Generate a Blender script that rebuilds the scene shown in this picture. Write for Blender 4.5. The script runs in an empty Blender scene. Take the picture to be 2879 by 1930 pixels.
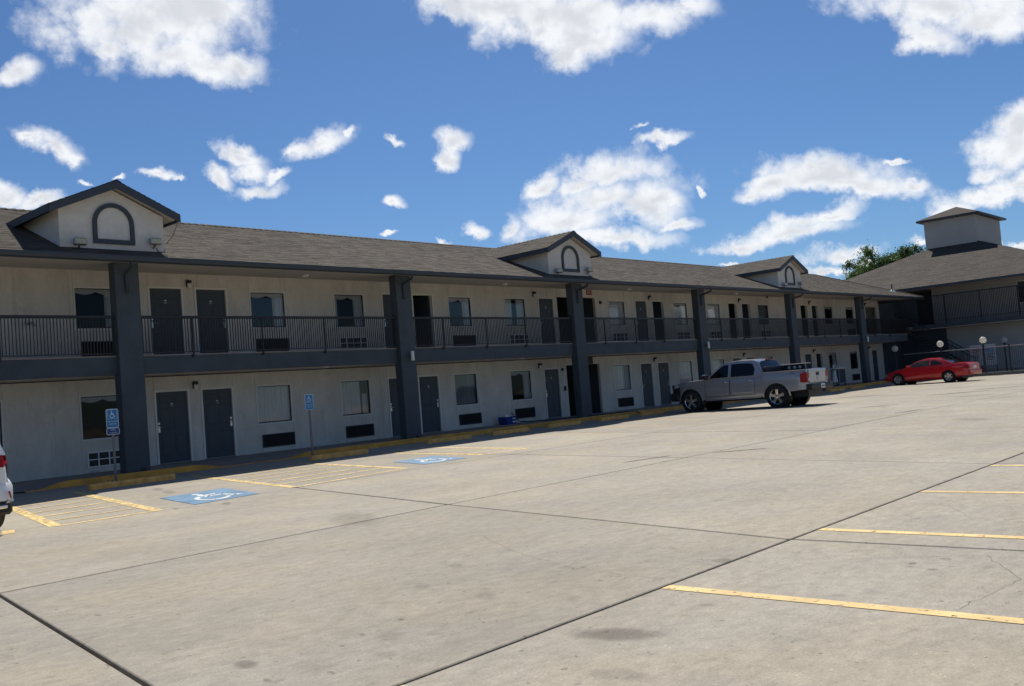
import bpy, math, random
from mathutils import Vector, Matrix
random.seed(7)
scene = bpy.context.scene
COL = scene.collection
R = math.radians
# ------------------------------------------------------------------ camera
cam_data = bpy.data.cameras.new('camera')
cam = bpy.data.objects.new('camera', cam_data)
COL.objects.link(cam)
scene.camera = cam
cam_data.sensor_fit = 'HORIZONTAL'
cam_data.sensor_width = 36.0
cam_data.lens = 33.27
cam_data.clip_start = 0.1
cam_data.clip_end = 5000
cam.matrix_world = Matrix(((0.675225, 0.017511, -0.737404, -13.655),
                           (-0.733174, -0.093573, -0.673573, -23.381),
                           (-0.080796, 0.995458, -0.050344, 1.4246),
                           (0, 0, 0, 1)))
# ------------------------------------------------------------------ light
SUN_TO = Vector((0.60, 0.49, 1.0)).normalized()      # towards the sun, high behind the motel
SUN_EL = math.asin(SUN_TO.z)
SUN_AZ = math.atan2(SUN_TO.x, SUN_TO.y)
sun_data = bpy.data.lights.new('sun', 'SUN')
sun_data.energy = 4.8
sun_data.angle = R(0.53)
sun_data.color = (1.0, 0.93, 0.82)
sun = bpy.data.objects.new('sun', sun_data)
COL.objects.link(sun)
sun.rotation_euler = (-SUN_TO).to_track_quat('-Z', 'Y').to_euler()
scene.view_settings.view_transform = 'Standard'
scene.view_settings.look = 'None'
scene.view_settings.exposure = 0.14
scene.view_settings.gamma = 1.0
scene.render.engine = 'CYCLES'
scene.cycles.max_bounces = 6
scene.cycles.diffuse_bounces = 3
scene.cycles.glossy_bounces = 3
scene.cycles.transparent_max_bounces = 10
scene.cycles.use_denoising = True

# ------------------------------------------------------------------ world: sky with fair-weather cumulus
world = bpy.data.worlds.new('World')
scene.world = world
world.use_nodes = True
wt = world.node_tree
wt.nodes.clear()
def wn(t, **kw):
    n = wt.nodes.new(t)
    for k, v in kw.items():
        setattr(n, k, v)
    return n
def wl(a, b):
    wt.links.new(a, b)
def wmath(op, a, b=None, c=None, clamp=False):
    n = wn('ShaderNodeMath', operation=op, use_clamp=clamp)
    for i, s in enumerate((a, b, c)):
        if s is None:
            continue
        if isinstance(s, (int, float)):
            n.inputs[i].default_value = s
        else:
            wl(s, n.inputs[i])
    return n.outputs[0]
def wsmooth(v, lo, hi, to0=0.0, to1=1.0):
    n = wn('ShaderNodeMapRange', interpolation_type='SMOOTHSTEP')
    wl(v, n.inputs[0])
    for i, q in enumerate((lo, hi, to0, to1)):
        n.inputs[1 + i].default_value = q
    return n.outputs[0]
tc = wn('ShaderNodeTexCoord')
DIR = tc.outputs['Generated']
sky = wn('ShaderNodeTexSky', sky_type='NISHITA', sun_disc=False)
sky.sun_elevation = SUN_EL
sky.sun_rotation = SUN_AZ
sky.altitude = 200
sky.air_density = 1.0
sky.dust_density = 0.35
sky.ozone_density = 3.5
sep = wn('ShaderNodeSeparateXYZ')
wl(DIR, sep.inputs[0])
az = wmath('ARCTAN2', sep.outputs[0], sep.outputs[1])
el = wmath('ARCSINE', sep.outputs[2])
nz = wn('ShaderNodeTexNoise')
nz.inputs['Scale'].default_value = 9.0
nz.inputs['Detail'].default_value = 4.0
nz.inputs['Roughness'].default_value = 0.62
wl(DIR, nz.inputs['Vector'])
nz2 = wn('ShaderNodeTexNoise')
nz2.inputs['Scale'].default_value = 26.0
nz2.inputs['Detail'].default_value = 6.0
nz2.inputs['Roughness'].default_value = 0.64
wl(DIR, nz2.inputs['Vector'])
comb = wn('ShaderNodeCombineXYZ')
wl(az, comb.inputs[0]); wl(el, comb.inputs[1]); comb.inputs[2].default_value = 1.0
wsub = wn('ShaderNodeVectorMath', operation='SUBTRACT')
wl(nz2.outputs['Color'], wsub.inputs[0]); wsub.inputs[1].default_value = (.5, .5, .5)
wsc = wn('ShaderNodeVectorMath', operation='SCALE')
wmk = wn('ShaderNodeVectorMath', operation='MULTIPLY'); wl(wsub.outputs[0], wmk.inputs[0]); wmk.inputs[1].default_value = (1, 1, 0)
wl(wmk.outputs[0], wsc.inputs[0]); wsc.inputs['Scale'].default_value = 0.034
wadd = wn('ShaderNodeVectorMath', operation='ADD')
wl(comb.outputs[0], wadd.inputs[0]); wl(wsc.outputs[0], wadd.inputs[1])
WARP = wadd.outputs[0]
# cloud bodies: (azimuth, elevation, half width, half height, tilt) in radians
CLOUDS = [[0.492,0.387,0.1149,0.0393,0.05],[0.539,0.397,0.0552,0.0347,0.03],[0.466,0.37,0.0645,0.0301,0.05],[0.428,0.381,0.0349,0.0208,0.07],[0.502,0.354,0.0543,0.0185,0.03],[0.54,0.342,0.0516,0.0148,-0.07],[0.569,0.345,0.0256,0.0148,0.01],[0.444,0.353,0.0296,0.0116,-0.12],[0.363,0.329,0.0225,0.013,0.24],[0.39,0.265,0.0297,0.0157,-0.53],[0.405,0.256,0.0105,0.0093,0.03],[0.372,0.274,0.0106,0.0056,-0.33],[0.484,0.241,0.02,0.0069,-0.09],[0.503,0.238,0.0067,0.0028,-0.37],[0.446,0.241,0.0067,0.0028,0.01],[0.414,0.232,0.0076,0.0037,-0.36],[0.566,0.255,0.0277,0.0139,-0.37],[0.58,0.221,0.0294,0.0111,0.06],[0.54,0.235,0.0162,0.012,-0.55],[0.562,0.263,0.0163,0.0083,0.16],[0.598,0.234,0.019,0.0074,0.31],[0.574,0.239,0.0214,0.0139,-0.02],[0.647,0.266,0.0374,0.0157,0.33],[0.678,0.28,0.0096,0.0065,0.79],[0.626,0.262,0.0168,0.0102,-0.03],[0.721,0.27,0.0125,0.0051,-0.7],[0.785,0.265,0.0221,0.013,-0.15],[0.778,0.248,0.0134,0.0176,-0.57],[0.721,0.204,0.0113,0.0083,-0.23],[0.851,0.392,0.0851,0.0194,-0.12],[0.92,0.375,0.1044,0.0278,-0.1],[0.941,0.352,0.0616,0.0222,-0.03],[0.912,0.339,0.0294,0.0148,-0.26],[1.008,0.367,0.0595,0.0222,-0.06],[0.797,0.394,0.0226,0.0157,-0.53],[1.045,0.37,0.0347,0.0157,-0.15],[0.891,0.363,0.0248,0.0139,-0.09],[1.008,0.246,0.0286,0.0083,-0.04],[0.984,0.26,0.0115,0.0032,0.08],[0.998,0.245,0.0143,0.0074,-0.12],[0.952,0.217,0.0567,0.0231,0.03],[0.943,0.19,0.0735,0.0243,0.04],[0.897,0.173,0.0733,0.0243,0.11],[0.976,0.182,0.0465,0.0319,-0.36],[0.879,0.209,0.0227,0.015,0.25],[0.838,0.172,0.0169,0.0157,0.61],[0.951,0.15,0.0632,0.0139,-0.18],[1.013,0.156,0.0268,0.0104,0.03],[1.0,0.186,0.0269,0.0145,-0.28],[0.918,0.206,0.0295,0.0139,0.16],[0.803,0.167,0.015,0.0102,-0.16],[0.768,0.162,0.0084,0.0037,-0.07],[1.163,0.187,0.0721,0.0182,-0.18],[1.199,0.173,0.0634,0.0155,-0.29],[1.115,0.185,0.0424,0.0173,0.18],[1.091,0.177,0.0233,0.0091,0.14],[1.246,0.164,0.0169,0.0082,-0.34],[1.233,0.191,0.0119,0.0036,-0.25],[1.124,0.135,0.0694,0.0137,0.09],[1.17,0.149,0.0316,0.0118,0.23],[1.075,0.129,0.0399,0.0082,-0.03],[1.137,0.145,0.0337,0.0128,0.05],[1.174,0.108,0.0398,0.0109,0.06],[1.158,0.093,0.0259,0.0064,-0.12],[1.063,0.112,0.0142,0.0036,-0.11],[1.192,0.098,0.0167,0.0091,-0.12],[1.286,0.324,0.0976,0.0185,-0.31],[1.325,0.303,0.0533,0.0194,-0.15],[1.268,0.307,0.0413,0.0148,-0.63],[1.338,0.316,0.0487,0.0231,-0.25],[1.256,0.299,0.0194,0.0102,0.15],[1.331,0.184,0.036,0.0282,0.56],[1.342,0.204,0.0212,0.02,0.39],[1.315,0.142,0.0568,0.0137,-0.01],[1.282,0.136,0.0315,0.0101,0.08],[1.337,0.152,0.0379,0.0155,0.02],[1.309,0.165,0.0212,0.0137,0.02],[0.376,0.215,0.0261,0.0093,0.34],[0.347,0.216,0.0213,0.0139,-0.17],[0.669,0.172,0.0197,0.0032,-0.14],[1.247,0.114,0.0142,0.0073,-0.14],[1.33,0.097,0.0251,0.0046,-0.14],[0.708,0.174,0.0103,0.0032,-0.15],[1.041,0.188,0.0066,0.0037,-1.14]]
rc = random.Random(3)
for i in range(18):                                   # the same fair-weather sky goes on all round
    a = rc.uniform(1.75, 2 * math.pi + 0.05)
    if a > math.pi:
        a -= 2 * math.pi
    e = rc.uniform(0.08, 0.95)
    w = rc.uniform(0.07, 0.16)
    CLOUDS.append([a, e, w / math.cos(e), w * rc.uniform(.25, .45), rc.uniform(-.3, .2)])
acc = None
vec = WARP
for i, (a, e, ra, re, t) in enumerate(CLOUDS):
    if i % 8 == 0 and acc is not None:                # evaluate the bodies in batches (keeps the shader stack small)
        va = wn('ShaderNodeVectorMath', operation='MULTIPLY_ADD')
        wl(acc, va.inputs[0]); va.inputs[1].default_value = (1e-9, 1e-9, 1e-9); wl(WARP, va.inputs[2])
        vec = va.outputs[0]
    k_ = 1.0 if ra > .035 else .95
    ra *= k_; re *= k_
    ct_, st_ = math.cos(t), math.sin(t)
    q = []
    for A_ in ((ct_ / ra, st_ / ra), (-st_ / re, ct_ / re)):
        dn = wn('ShaderNodeVectorMath', operation='DOT_PRODUCT')
        wl(vec, dn.inputs[0]); dn.inputs[1].default_value = (A_[0], A_[1], -(A_[0] * a + A_[1] * e))
        q.append(dn.outputs['Value'])
    if e < .27:                                       # flat-based cumulus lower in the sky
        q[1] = wmath('MAXIMUM', q[1], wmath('MULTIPLY', q[1], -1.45))
    d2 = wmath('MULTIPLY_ADD', q[0], q[0], wmath('MULTIPLY', q[1], q[1]))
    acc = d2 if acc is None else wmath('MINIMUM', acc, d2)
acc = wmath('SQRT', acc)
body = wmath('SUBTRACT', 1.0, acc)
n1 = wmath('SUBTRACT', nz.outputs['Fac'], 0.5)
n2 = wmath('SUBTRACT', nz2.outputs['Fac'], 0.5)
vo = wn('ShaderNodeTexVoronoi', feature='F1')                  # rounded puffs
vo.inputs['Scale'].default_value = 34.0
vo.inputs['Detail'].default_value = 2.0
vo.inputs['Roughness'].default_value = 0.55
vo.normalize = True
vj = wn('ShaderNodeVectorMath', operation='MULTIPLY_ADD')
wl(wsub.outputs[0], vj.inputs[0]); vj.inputs[1].default_value = (.03, .03, .03); wl(DIR, vj.inputs[2])
wl(vj.outputs[0], vo.inputs['Vector'])
n3 = wmath('SUBTRACT', 0.36, vo.outputs['Distance'])
dens = wmath('ADD', body, wmath('ADD', wmath('MULTIPLY', n1, 1.2), wmath('ADD', wmath('MULTIPLY', n2, 1.5), wmath('MULTIPLY', n3, 1.0))))
alpha = wmath('POWER', wsmooth(dens, -0.24, 0.78), 0.9)
core = wsmooth(wmath('ADD', body, wmath('ADD', wmath('MULTIPLY', n1, 2.2), wmath('MULTIPLY', n3, -1.5))), 0.25, 1.15, 0.0, 1.0)
ccol = wn('ShaderNodeMixRGB')
wl(core, ccol.inputs[0])
ccol.inputs[1].default_value = (10.8, 11.0, 11.3, 1)
ccol.inputs[2].default_value = (8.0, 8.3, 8.8, 1)
skyg = wn('ShaderNodeMixRGB', blend_type='MULTIPLY')
skyg.inputs[0].default_value = 1.0
wl(sky.outputs[0], skyg.inputs[1])
skyg.inputs[2].default_value = (.50, .69, .90, 1)
mix = wn('ShaderNodeMixRGB')
wl(wmath('MULTIPLY', alpha, 0.97), mix.inputs[0])
wl(skyg.outputs[0], mix.inputs[1])
wl(ccol.outputs[0], mix.inputs[2])
bg = wn('ShaderNodeBackground')
bg.inputs['Strength'].default_value = 0.08
wl(mix.outputs[0], bg.inputs['Color'])
wo = wn('ShaderNodeOutputWorld')
wl(bg.outputs[0], wo.inputs['Surface'])
world.cycles.sampling_method = 'NONE'

# ------------------------------------------------------------------ materials
MATS = {}
def mat(name, col, rough=0.6, metal=0.0, var=0.0, vscale=3.0, bump=0.0, bscale=60.0, spec=0.5, coat=0.0, stretch=None, streak=0.0):
    if name in MATS:
        return MATS[name]
    m = bpy.data.materials.new(name)
    m.use_nodes = True
    nt = m.node_tree
    b = nt.nodes['Principled BSDF']
    b.inputs['Base Color'].default_value = (*col, 1)
    b.inputs['Roughness'].default_value = rough
    b.inputs['Metallic'].default_value = metal
    b.inputs['Specular IOR Level'].default_value = spec
    b.inputs['Coat Weight'].default_value = coat
    geo = nt.nodes.new('ShaderNodeNewGeometry')
    src = geo.outputs['Position']
    if stretch:
        mp = nt.nodes.new('ShaderNodeMapping')
        mp.inputs['Scale'].default_value = stretch
        nt.links.new(src, mp.inputs[0])
        src = mp.outputs[0]
    if var > 0:
        n = nt.nodes.new('ShaderNodeTexNoise')
        n.inputs['Scale'].default_value = vscale
        n.inputs['Detail'].default_value = 6
        nt.links.new(src, n.inputs['Vector'])
        n3 = nt.nodes.new('ShaderNodeTexNoise')
        n3.inputs['Scale'].default_value = vscale * 9
        n3.inputs['Detail'].default_value = 4
        nt.links.new(src, n3.inputs['Vector'])
        ad = nt.nodes.new('ShaderNodeMath'); ad.operation = 'MULTIPLY_ADD'
        nt.links.new(n3.outputs['Fac'], ad.inputs[0]); ad.inputs[1].default_value = 0.5
        nt.links.new(n.outputs['Fac'], ad.inputs[2])
        rg = nt.nodes.new('ShaderNodeMapRange')
        nt.links.new(ad.outputs[0], rg.inputs[0])
        rg.inputs[1].default_value = 0.45; rg.inputs[2].default_value = 1.05
        rg.inputs[3].default_value = 1 - var; rg.inputs[4].default_value = 1 + var
        mx = nt.nodes.new('ShaderNodeMixRGB'); mx.blend_type = 'MULTIPLY'; mx.inputs[0].default_value = 1
        mx.inputs[1].default_value = (*col, 1)
        nt.links.new(rg.outputs[0], mx.inputs[2])
        nt.links.new(mx.outputs[0], b.inputs['Base Color'])
    if bump > 0:
        n2 = nt.nodes.new('ShaderNodeTexNoise')
        n2.inputs['Scale'].default_value = bscale
        n2.inputs['Detail'].default_value = 5
        nt.links.new(src, n2.inputs['Vector'])
        bp = nt.nodes.new('ShaderNodeBump')
        bp.inputs['Strength'].default_value = bump
        bp.inputs['Distance'].default_value = 0.02
        nt.links.new(n2.outputs['Fac'], bp.inputs['Height'])
        nt.links.new(bp.outputs[0], b.inputs['Normal'])
    MATS[name] = m
    return m

def glass_mat(name, tint, refl=1.0):
    m = bpy.data.materials.new(name); m.use_nodes = True
    nt = m.node_tree; nt.nodes.clear()
    tr = nt.nodes.new('ShaderNodeBsdfTransparent'); tr.inputs[0].default_value = (*tint, 1)
    gl = nt.nodes.new('ShaderNodeBsdfGlossy'); gl.inputs['Roughness'].default_value = 0.015
    gl.inputs[0].default_value = (1, .95, .90, 1)
    fr = nt.nodes.new('ShaderNodeFresnel'); fr.inputs[0].default_value = 1.6
    geo = nt.nodes.new('ShaderNodeNewGeometry')
    n = nt.nodes.new('ShaderNodeTexNoise'); n.inputs['Scale'].default_value = 1.3; n.inputs['Detail'].default_value = 1
    nt.links.new(geo.outputs['Position'], n.inputs['Vector'])
    bp = nt.nodes.new('ShaderNodeBump'); bp.inputs['Strength'].default_value = 0.12; bp.inputs['Distance'].default_value = 0.05
    nt.links.new(n.outputs['Fac'], bp.inputs['Height'])
    nt.links.new(bp.outputs[0], gl.inputs['Normal'])
    mu = nt.nodes.new('ShaderNodeMath'); mu.operation = 'MULTIPLY'; mu.inputs[1].default_value = refl; mu.use_clamp = True
    nt.links.new(fr.outputs[0], mu.inputs[0])
    mx = nt.nodes.new('ShaderNodeMixShader')
    nt.links.new(mu.outputs[0], mx.inputs[0]); nt.links.new(tr.outputs[0], mx.inputs[1]); nt.links.new(gl.outputs[0], mx.inputs[2])
    o = nt.nodes.new('ShaderNodeOutputMaterial'); nt.links.new(mx.outputs[0], o.inputs[0])
    MATS[name] = m
    return m

def paint_mat(name, col, wear=0.45, wscale=5.0, dark=0.0):
    """road paint, chipped away by an uneven mask so that the concrete below shows"""
    m = bpy.data.materials.new(name); m.use_nodes = True
    nt = m.node_tree
    b = nt.nodes['Principled BSDF']
    b.inputs['Roughness'].default_value = 0.75
    geo = nt.nodes.new('ShaderNodeNewGeometry')
    n = nt.nodes.new('ShaderNodeTexNoise'); n.inputs['Scale'].default_value = wscale; n.inputs['Detail'].default_value = 8; n.inputs['Roughness'].default_value = .68
    nt.links.new(geo.outputs['Position'], n.inputs['Vector'])
    n2 = nt.nodes.new('ShaderNodeTexNoise'); n2.inputs['Scale'].default_value = 2.2; n2.inputs['Detail'].default_value = 4
    nt.links.new(geo.outputs['Position'], n2.inputs['Vector'])
    rg = nt.nodes.new('ShaderNodeMapRange'); rg.inputs[1].default_value = .35; rg.inputs[2].default_value = .7; rg.inputs[3].default_value = .72; rg.inputs[4].default_value = 1.12
    nt.links.new(n2.outputs['Fac'], rg.inputs[0])
    mx = nt.nodes.new('ShaderNodeMixRGB'); mx.blend_type = 'MULTIPLY'; mx.inputs[0].default_value = 1; mx.inputs[1].default_value = (*col, 1)
    nt.links.new(rg.outputs[0], mx.inputs[2]); nt.links.new(mx.outputs[0], b.inputs['Base Color'])
    th = nt.nodes.new('ShaderNodeMapRange'); th.inputs[1].default_value = wear - .025; th.inputs[2].default_value = wear + .025
    nt.links.new(n.outputs['Fac'], th.inputs[0])
    tr = nt.nodes.new('ShaderNodeBsdfTransparent')
    ms = nt.nodes.new('ShaderNodeMixShader')
    nt.links.new(th.outputs[0], ms.inputs[0]); nt.links.new(tr.outputs[0], ms.inputs[1]); nt.links.new(b.outputs[0], ms.inputs[2])
    nt.links.new(ms.outputs[0], nt.nodes['Material Output'].inputs[0])
    MATS[name] = m
    return m

# concrete of the car park: mottled, streaked along the lot, with oil and water stains
STAINS = [(-8.14, -17.52, 0.15, 0.079, -1.04, 0.22), (-8.84, -17.84, 0.15, 0.073, -1.02, 0.18), (-8.89, -18.59, 0.159, 0.08, -0.92, 0.22), (-9.94, -18.8, 0.161, 0.1, -1.27, 0.22), (-10.23, -19.09, 0.102, 0.066, -1.37, 0.18), (-6.36, -13.84, 0.856, 0.337, -1.1, 0.25), (-9.32, -20.05, 0.302, 0.157, -1.93, 0.46), (-9.92, -20.48, 0.183, 0.105, -1.97, 0.25), (-8.71, -19.23, 0.104, 0.065, -0.89, 0.15), (-9.63, -18.52, 0.035, 0.022, -1.49, 0.45), (-10.01, -18.59, 0.037, 0.019, -1.13, 0.4), (-10.23, -18.69, 0.027, 0.017, -1.38, 0.45), (-9.44, -19.12, 0.02, 0.014, -1.32, 0.5), (-9.58, -19.57, 0.02, 0.014, -1.05, 0.45), (-7.9, -18.57, 0.028, 0.015, -0.85, 0.45), (-10.6, -19.09, 0.033, 0.021, -1.61, 0.4), (-7.25, -19.51, 0.123, 0.083, -0.72, 0.3), (-6.93, -20.84, 0.04, 0.034, -0.34, 0.45), (-7.09, -21.04, 0.049, 0.041, -0.31, 0.4), (-6.72, -21.0, 0.054, 0.048, -0.29, 0.3), (-7.04, -20.87, 0.025, 0.024, -0.33, 0.4), (-8.54, -20.16, 0.07, 0.038, -1.91, 0.25), (-7.99, -20.77, 0.056, 0.04, -1.93, 0.2), (-8.82, -20.41, 0.018, 0.015, -0.83, 0.4), (-7.91, -21.35, 0.019, 0.014, -0.27, 0.5), (-7.22, -19.72, 0.062, 0.052, -1.11, 0.2), (15.64, -11.9, 0.622, 0.179, 2.56, 0.2), (8.28, -16.68, 0.829, 0.353, 2.48, 0.2), (-10.74, -18.48, 0.132, 0.065, -1.25, 0.4), (-10.54, -16.12, 0.054, 0.024, -1.51, 0.4), (-11.16, -17.66, 0.052, 0.024, -1.43, 0.4), (-10.84, -18.86, 0.045, 0.024, -1.27, 0.35), (-5.62, -9.61, 0.27, 0.071, -1.14, 0.4), (-4.28, -4.67, 0.58, 0.126, -1.2, 0.3), (-4.6, -5.75, 0.532, 0.129, -1.22, 0.3), (-6.26, -9.13, 0.208, 0.058, -1.22, 0.35)]
def concrete(name, base, stains=True, dirt=1.0):
    m = bpy.data.materials.new(name); m.use_nodes = True
    nt = m.node_tree; L = nt.links
    b = nt.nodes['Principled BSDF']
    b.inputs['Roughness'].default_value = 0.85
    b.inputs['Specular IOR Level'].default_value = 0.3
    geo = nt.nodes.new('ShaderNodeNewGeometry')
    P = geo.outputs['Position']
    def noise(scale, detail, rough=.55, stretch=None):
        src = P
        if stretch:
            mp = nt.nodes.new('ShaderNodeMapping'); mp.inputs['Scale'].default_value = stretch; mp.inputs['Rotation'].default_value = (0, 0, .12)
            L.new(P, mp.inputs[0]); src = mp.outputs[0]
        n = nt.nodes.new('ShaderNodeTexNoise'); n.inputs['Scale'].default_value = scale; n.inputs['Detail'].default_value = detail; n.inputs['Roughness'].default_value = rough
        L.new(src, n.inputs['Vector'])
        return n.outputs['Fac']
    def rng(v, a, bb, c, d, smooth=False):
        n = nt.nodes.new('ShaderNodeMapRange')
        if smooth: n.interpolation_type = 'SMOOTHSTEP'
        L.new(v, n.inputs[0])
        for i, q in enumerate((a, bb, c, d)): n.inputs[1 + i].default_value = q
        return n.outputs[0]
    def mul(a, c):
        n = nt.nodes.new('ShaderNodeMath'); n.operation = 'MULTIPLY'
        L.new(a, n.inputs[0])
        if isinstance(c, float): n.inputs[1].default_value = c
        else: L.new(c, n.inputs[1])
        return n.outputs[0]
    f = rng(noise(.35, 7, .6), .3, .7, 1 - .13 * dirt, 1 + .10 * dirt)
    f = mul(f, rng(noise(1.7, 8, .66, (.7, 1.25, 1)), .3, .7, 1 - .10 * dirt, 1 + .08 * dirt))
    f = mul(f, rng(noise(8, 8, .8, (.8, 1.2, 1)), .30, .70, .74, 1.18))
    f = mul(f, rng(noise(60, 5, .9), .28, .72, .66, 1.28))
    f = mul(f, rng(noise(4.5, 4, .6, (.8, 1.3, 1)), .60, .70, 1.0, .82, True))
    f = mul(f, rng(noise(14, 3, .55), .66, .70, 1.0, .60, True))
    f = mul(f, rng(noise(40, 2, .5), .69, .73, 1.0, 1.5, True))
    oi = nt.nodes.new('ShaderNodeObjectInfo')
    f = mul(f, rng(oi.outputs['Random'], 0, 1, .91, 1.06))
    if stains:
        wn_ = nt.nodes.new('ShaderNodeTexNoise'); wn_.inputs['Scale'].default_value = 4; wn_.inputs['Detail'].default_value = 6
        L.new(P, wn_.inputs['Vector'])
        sb = nt.nodes.new('ShaderNodeVectorMath'); sb.operation = 'SUBTRACT'; sb.inputs[1].default_value = (.5, .5, .5); L.new(wn_.outputs['Color'], sb.inputs[0])
        sc = nt.nodes.new('ShaderNodeVectorMath'); sc.operation = 'SCALE'; sc.inputs['Scale'].default_value = .10; L.new(sb.outputs[0], sc.inputs[0])
        ad = nt.nodes.new('ShaderNodeVectorMath'); ad.operation = 'ADD'; L.new(P, ad.inputs[0]); L.new(sc.outputs[0], ad.inputs[1])
        for x, y, rx, ry, t, k in STAINS:
            mp = nt.nodes.new('ShaderNodeMapping'); mp.vector_type = 'TEXTURE'
            mp.inputs['Location'].default_value = (x, y, 0); mp.inputs['Rotation'].default_value = (0, 0, -t); mp.inputs['Scale'].default_value = (rx, ry, 1000)
            L.new(ad.outputs[0], mp.inputs[0])
            ln = nt.nodes.new('ShaderNodeVectorMath'); ln.operation = 'LENGTH'; L.new(mp.outputs[0], ln.inputs[0])
            f = mul(f, rng(ln.outputs['Value'], .45, 1.15, 1 - k, 1.0, True))
    hue = nt.nodes.new('ShaderNodeMixRGB'); hue.inputs[1].default_value = (*base, 1); hue.inputs[2].default_value = (base[0] * .95, base[1] * .965, base[2] * 1.03, 1)
    L.new(rng(noise(.6, 4), .4, .6, 0, 1), hue.inputs[0])
    mx = nt.nodes.new('ShaderNodeMixRGB'); mx.blend_type = 'MULTIPLY'; mx.inputs[0].default_value = 1
    L.new(hue.outputs[0], mx.inputs[1]); L.new(f, mx.inputs[2])
    L.new(mx.outputs[0], b.inputs['Base Color'])
    bp = nt.nodes.new('ShaderNodeBump'); bp.inputs['Strength'].default_value = .35; bp.inputs['Distance'].default_value = .008
    L.new(noise(55, 6, .7), bp.inputs['Height']); L.new(bp.outputs[0], b.inputs['Normal'])
    MATS[name] = m
    return m

def tint_mat(name, cols, rough=.9, bump=.3, attr='tint', leaf=0):
    """colour picked per piece from a stored random value"""
    m = bpy.data.materials.new(name); m.use_nodes = True
    nt = m.node_tree; L = nt.links
    b = nt.nodes['Principled BSDF']; b.inputs['Roughness'].default_value = rough; b.inputs['Specular IOR Level'].default_value = .25
    at = nt.nodes.new('ShaderNodeAttribute'); at.attribute_name = attr
    cr = nt.nodes.new('ShaderNodeValToRGB')
    cr.color_ramp.elements[0].color = (*cols[0], 1); cr.color_ramp.elements[1].color = (*cols[-1], 1)
    for i, c in enumerate(cols[1:-1]):
        e = cr.color_ramp.elements.new((i + 1) / (len(cols) - 1)); e.color = (*c, 1)
    L.new(at.outputs['Fac'], cr.inputs[0])
    geo = nt.nodes.new('ShaderNodeNewGeometry')
    n = nt.nodes.new('ShaderNodeTexNoise'); n.inputs['Scale'].default_value = 160; n.inputs['Detail'].default_value = 3
    L.new(geo.outputs['Position'], n.inputs['Vector'])
    n5 = nt.nodes.new('ShaderNodeTexNoise'); n5.inputs['Scale'].default_value = .7; n5.inputs['Detail'].default_value = 5
    L.new(geo.outputs['Position'], n5.inputs['Vector'])
    r1 = nt.nodes.new('ShaderNodeMapRange'); r1.inputs[1].default_value = .3; r1.inputs[2].default_value = .7; r1.inputs[3].default_value = .75; r1.inputs[4].default_value = 1.25
    L.new(n.outputs['Fac'], r1.inputs[0])
    r2 = nt.nodes.new('ShaderNodeMapRange'); r2.inputs[1].default_value = .3; r2.inputs[2].default_value = .7; r2.inputs[3].default_value = .86; r2.inputs[4].default_value = 1.12
    L.new(n5.outputs['Fac'], r2.inputs[0])
    mm = nt.nodes.new('ShaderNodeMath'); mm.operation = 'MULTIPLY'; L.new(r1.outputs[0], mm.inputs[0]); L.new(r2.outputs[0], mm.inputs[1])
    mx = nt.nodes.new('ShaderNodeMixRGB'); mx.blend_type = 'MULTIPLY'; mx.inputs[0].default_value = 1
    L.new(cr.outputs[0], mx.inputs[1]); L.new(mm.outputs[0], mx.inputs[2]); L.new(mx.outputs[0], b.inputs['Base Color'])
    if leaf:
        tl = nt.nodes.new('ShaderNodeBsdfTranslucent'); ms = nt.nodes.new('ShaderNodeMixShader'); ms.inputs[0].default_value = leaf
        L.new(mx.outputs[0], tl.inputs[0]); L.new(b.outputs[0], ms.inputs[1]); L.new(tl.outputs[0], ms.inputs[2]); L.new(ms.outputs[0], nt.nodes['Material Output'].inputs[0])
    if bump:
        bp = nt.nodes.new('ShaderNodeBump'); bp.inputs['Strength'].default_value = bump; bp.inputs['Distance'].default_value = .01
        L.new(n.outputs['Fac'], bp.inputs['Height']); L.new(bp.outputs[0], b.inputs['Normal'])
    MATS[name] = m
    return m

concrete('lot concrete', (.368, .333, .264))
concrete('walk concrete', (.30, .28, .25), stains=False)
mat('joint filler', (.030, .025, .022), .9, var=.3, vscale=6)
mat('stucco', (.625, .595, .54), .92, var=.15, vscale=1.3, stretch=(1.6, 1, .6), bump=.35, bscale=45, spec=.2)
mat('dormer stucco', (.62, .595, .54), .92, var=.13, vscale=1.1, bump=.4, bscale=30, spec=.2)
_s = MATS['stucco'].node_tree                          # rain streaks and old patch marks on the stucco
_b = _s.nodes['Principled BSDF']; _o = _b.inputs['Base Color'].links[0].from_socket
_g = _s.nodes.new('ShaderNodeNewGeometry')
for _sc, _st, _lo, _hi, _v in ((1.0, (7, 1, .45), .60, .74, .84), (1.0, (1.6, 1, 2.6), .62, .66, .93), (3.0, (1, 1, 1), .30, .42, 1.0)):
    _p = _s.nodes.new('ShaderNodeMapping'); _p.inputs['Scale'].default_value = _st; _s.links.new(_g.outputs['Position'], _p.inputs[0])
    _n = _s.nodes.new('ShaderNodeTexNoise'); _n.inputs['Scale'].default_value = _sc; _n.inputs['Detail'].default_value = 5; _s.links.new(_p.outputs[0], _n.inputs['Vector'])
    _r = _s.nodes.new('ShaderNodeMapRange'); _s.links.new(_n.outputs['Fac'], _r.inputs[0])
    for _i, _q in enumerate((_lo, _hi, 1.0, _v)): _r.inputs[1 + _i].default_value = _q
    _x = _s.nodes.new('ShaderNodeMixRGB'); _x.blend_type = 'MULTIPLY'; _x.inputs[0].default_value = 1
    _s.links.new(_o, _x.inputs[1]); _s.links.new(_r.outputs[0], _x.inputs[2]); _o = _x.outputs[0]
_s.links.new(_o, _b.inputs['Base Color'])
mat('office stucco', (.43, .415, .39), .92, var=.10, vscale=.8, bump=.3, bscale=40, spec=.2)
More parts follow.
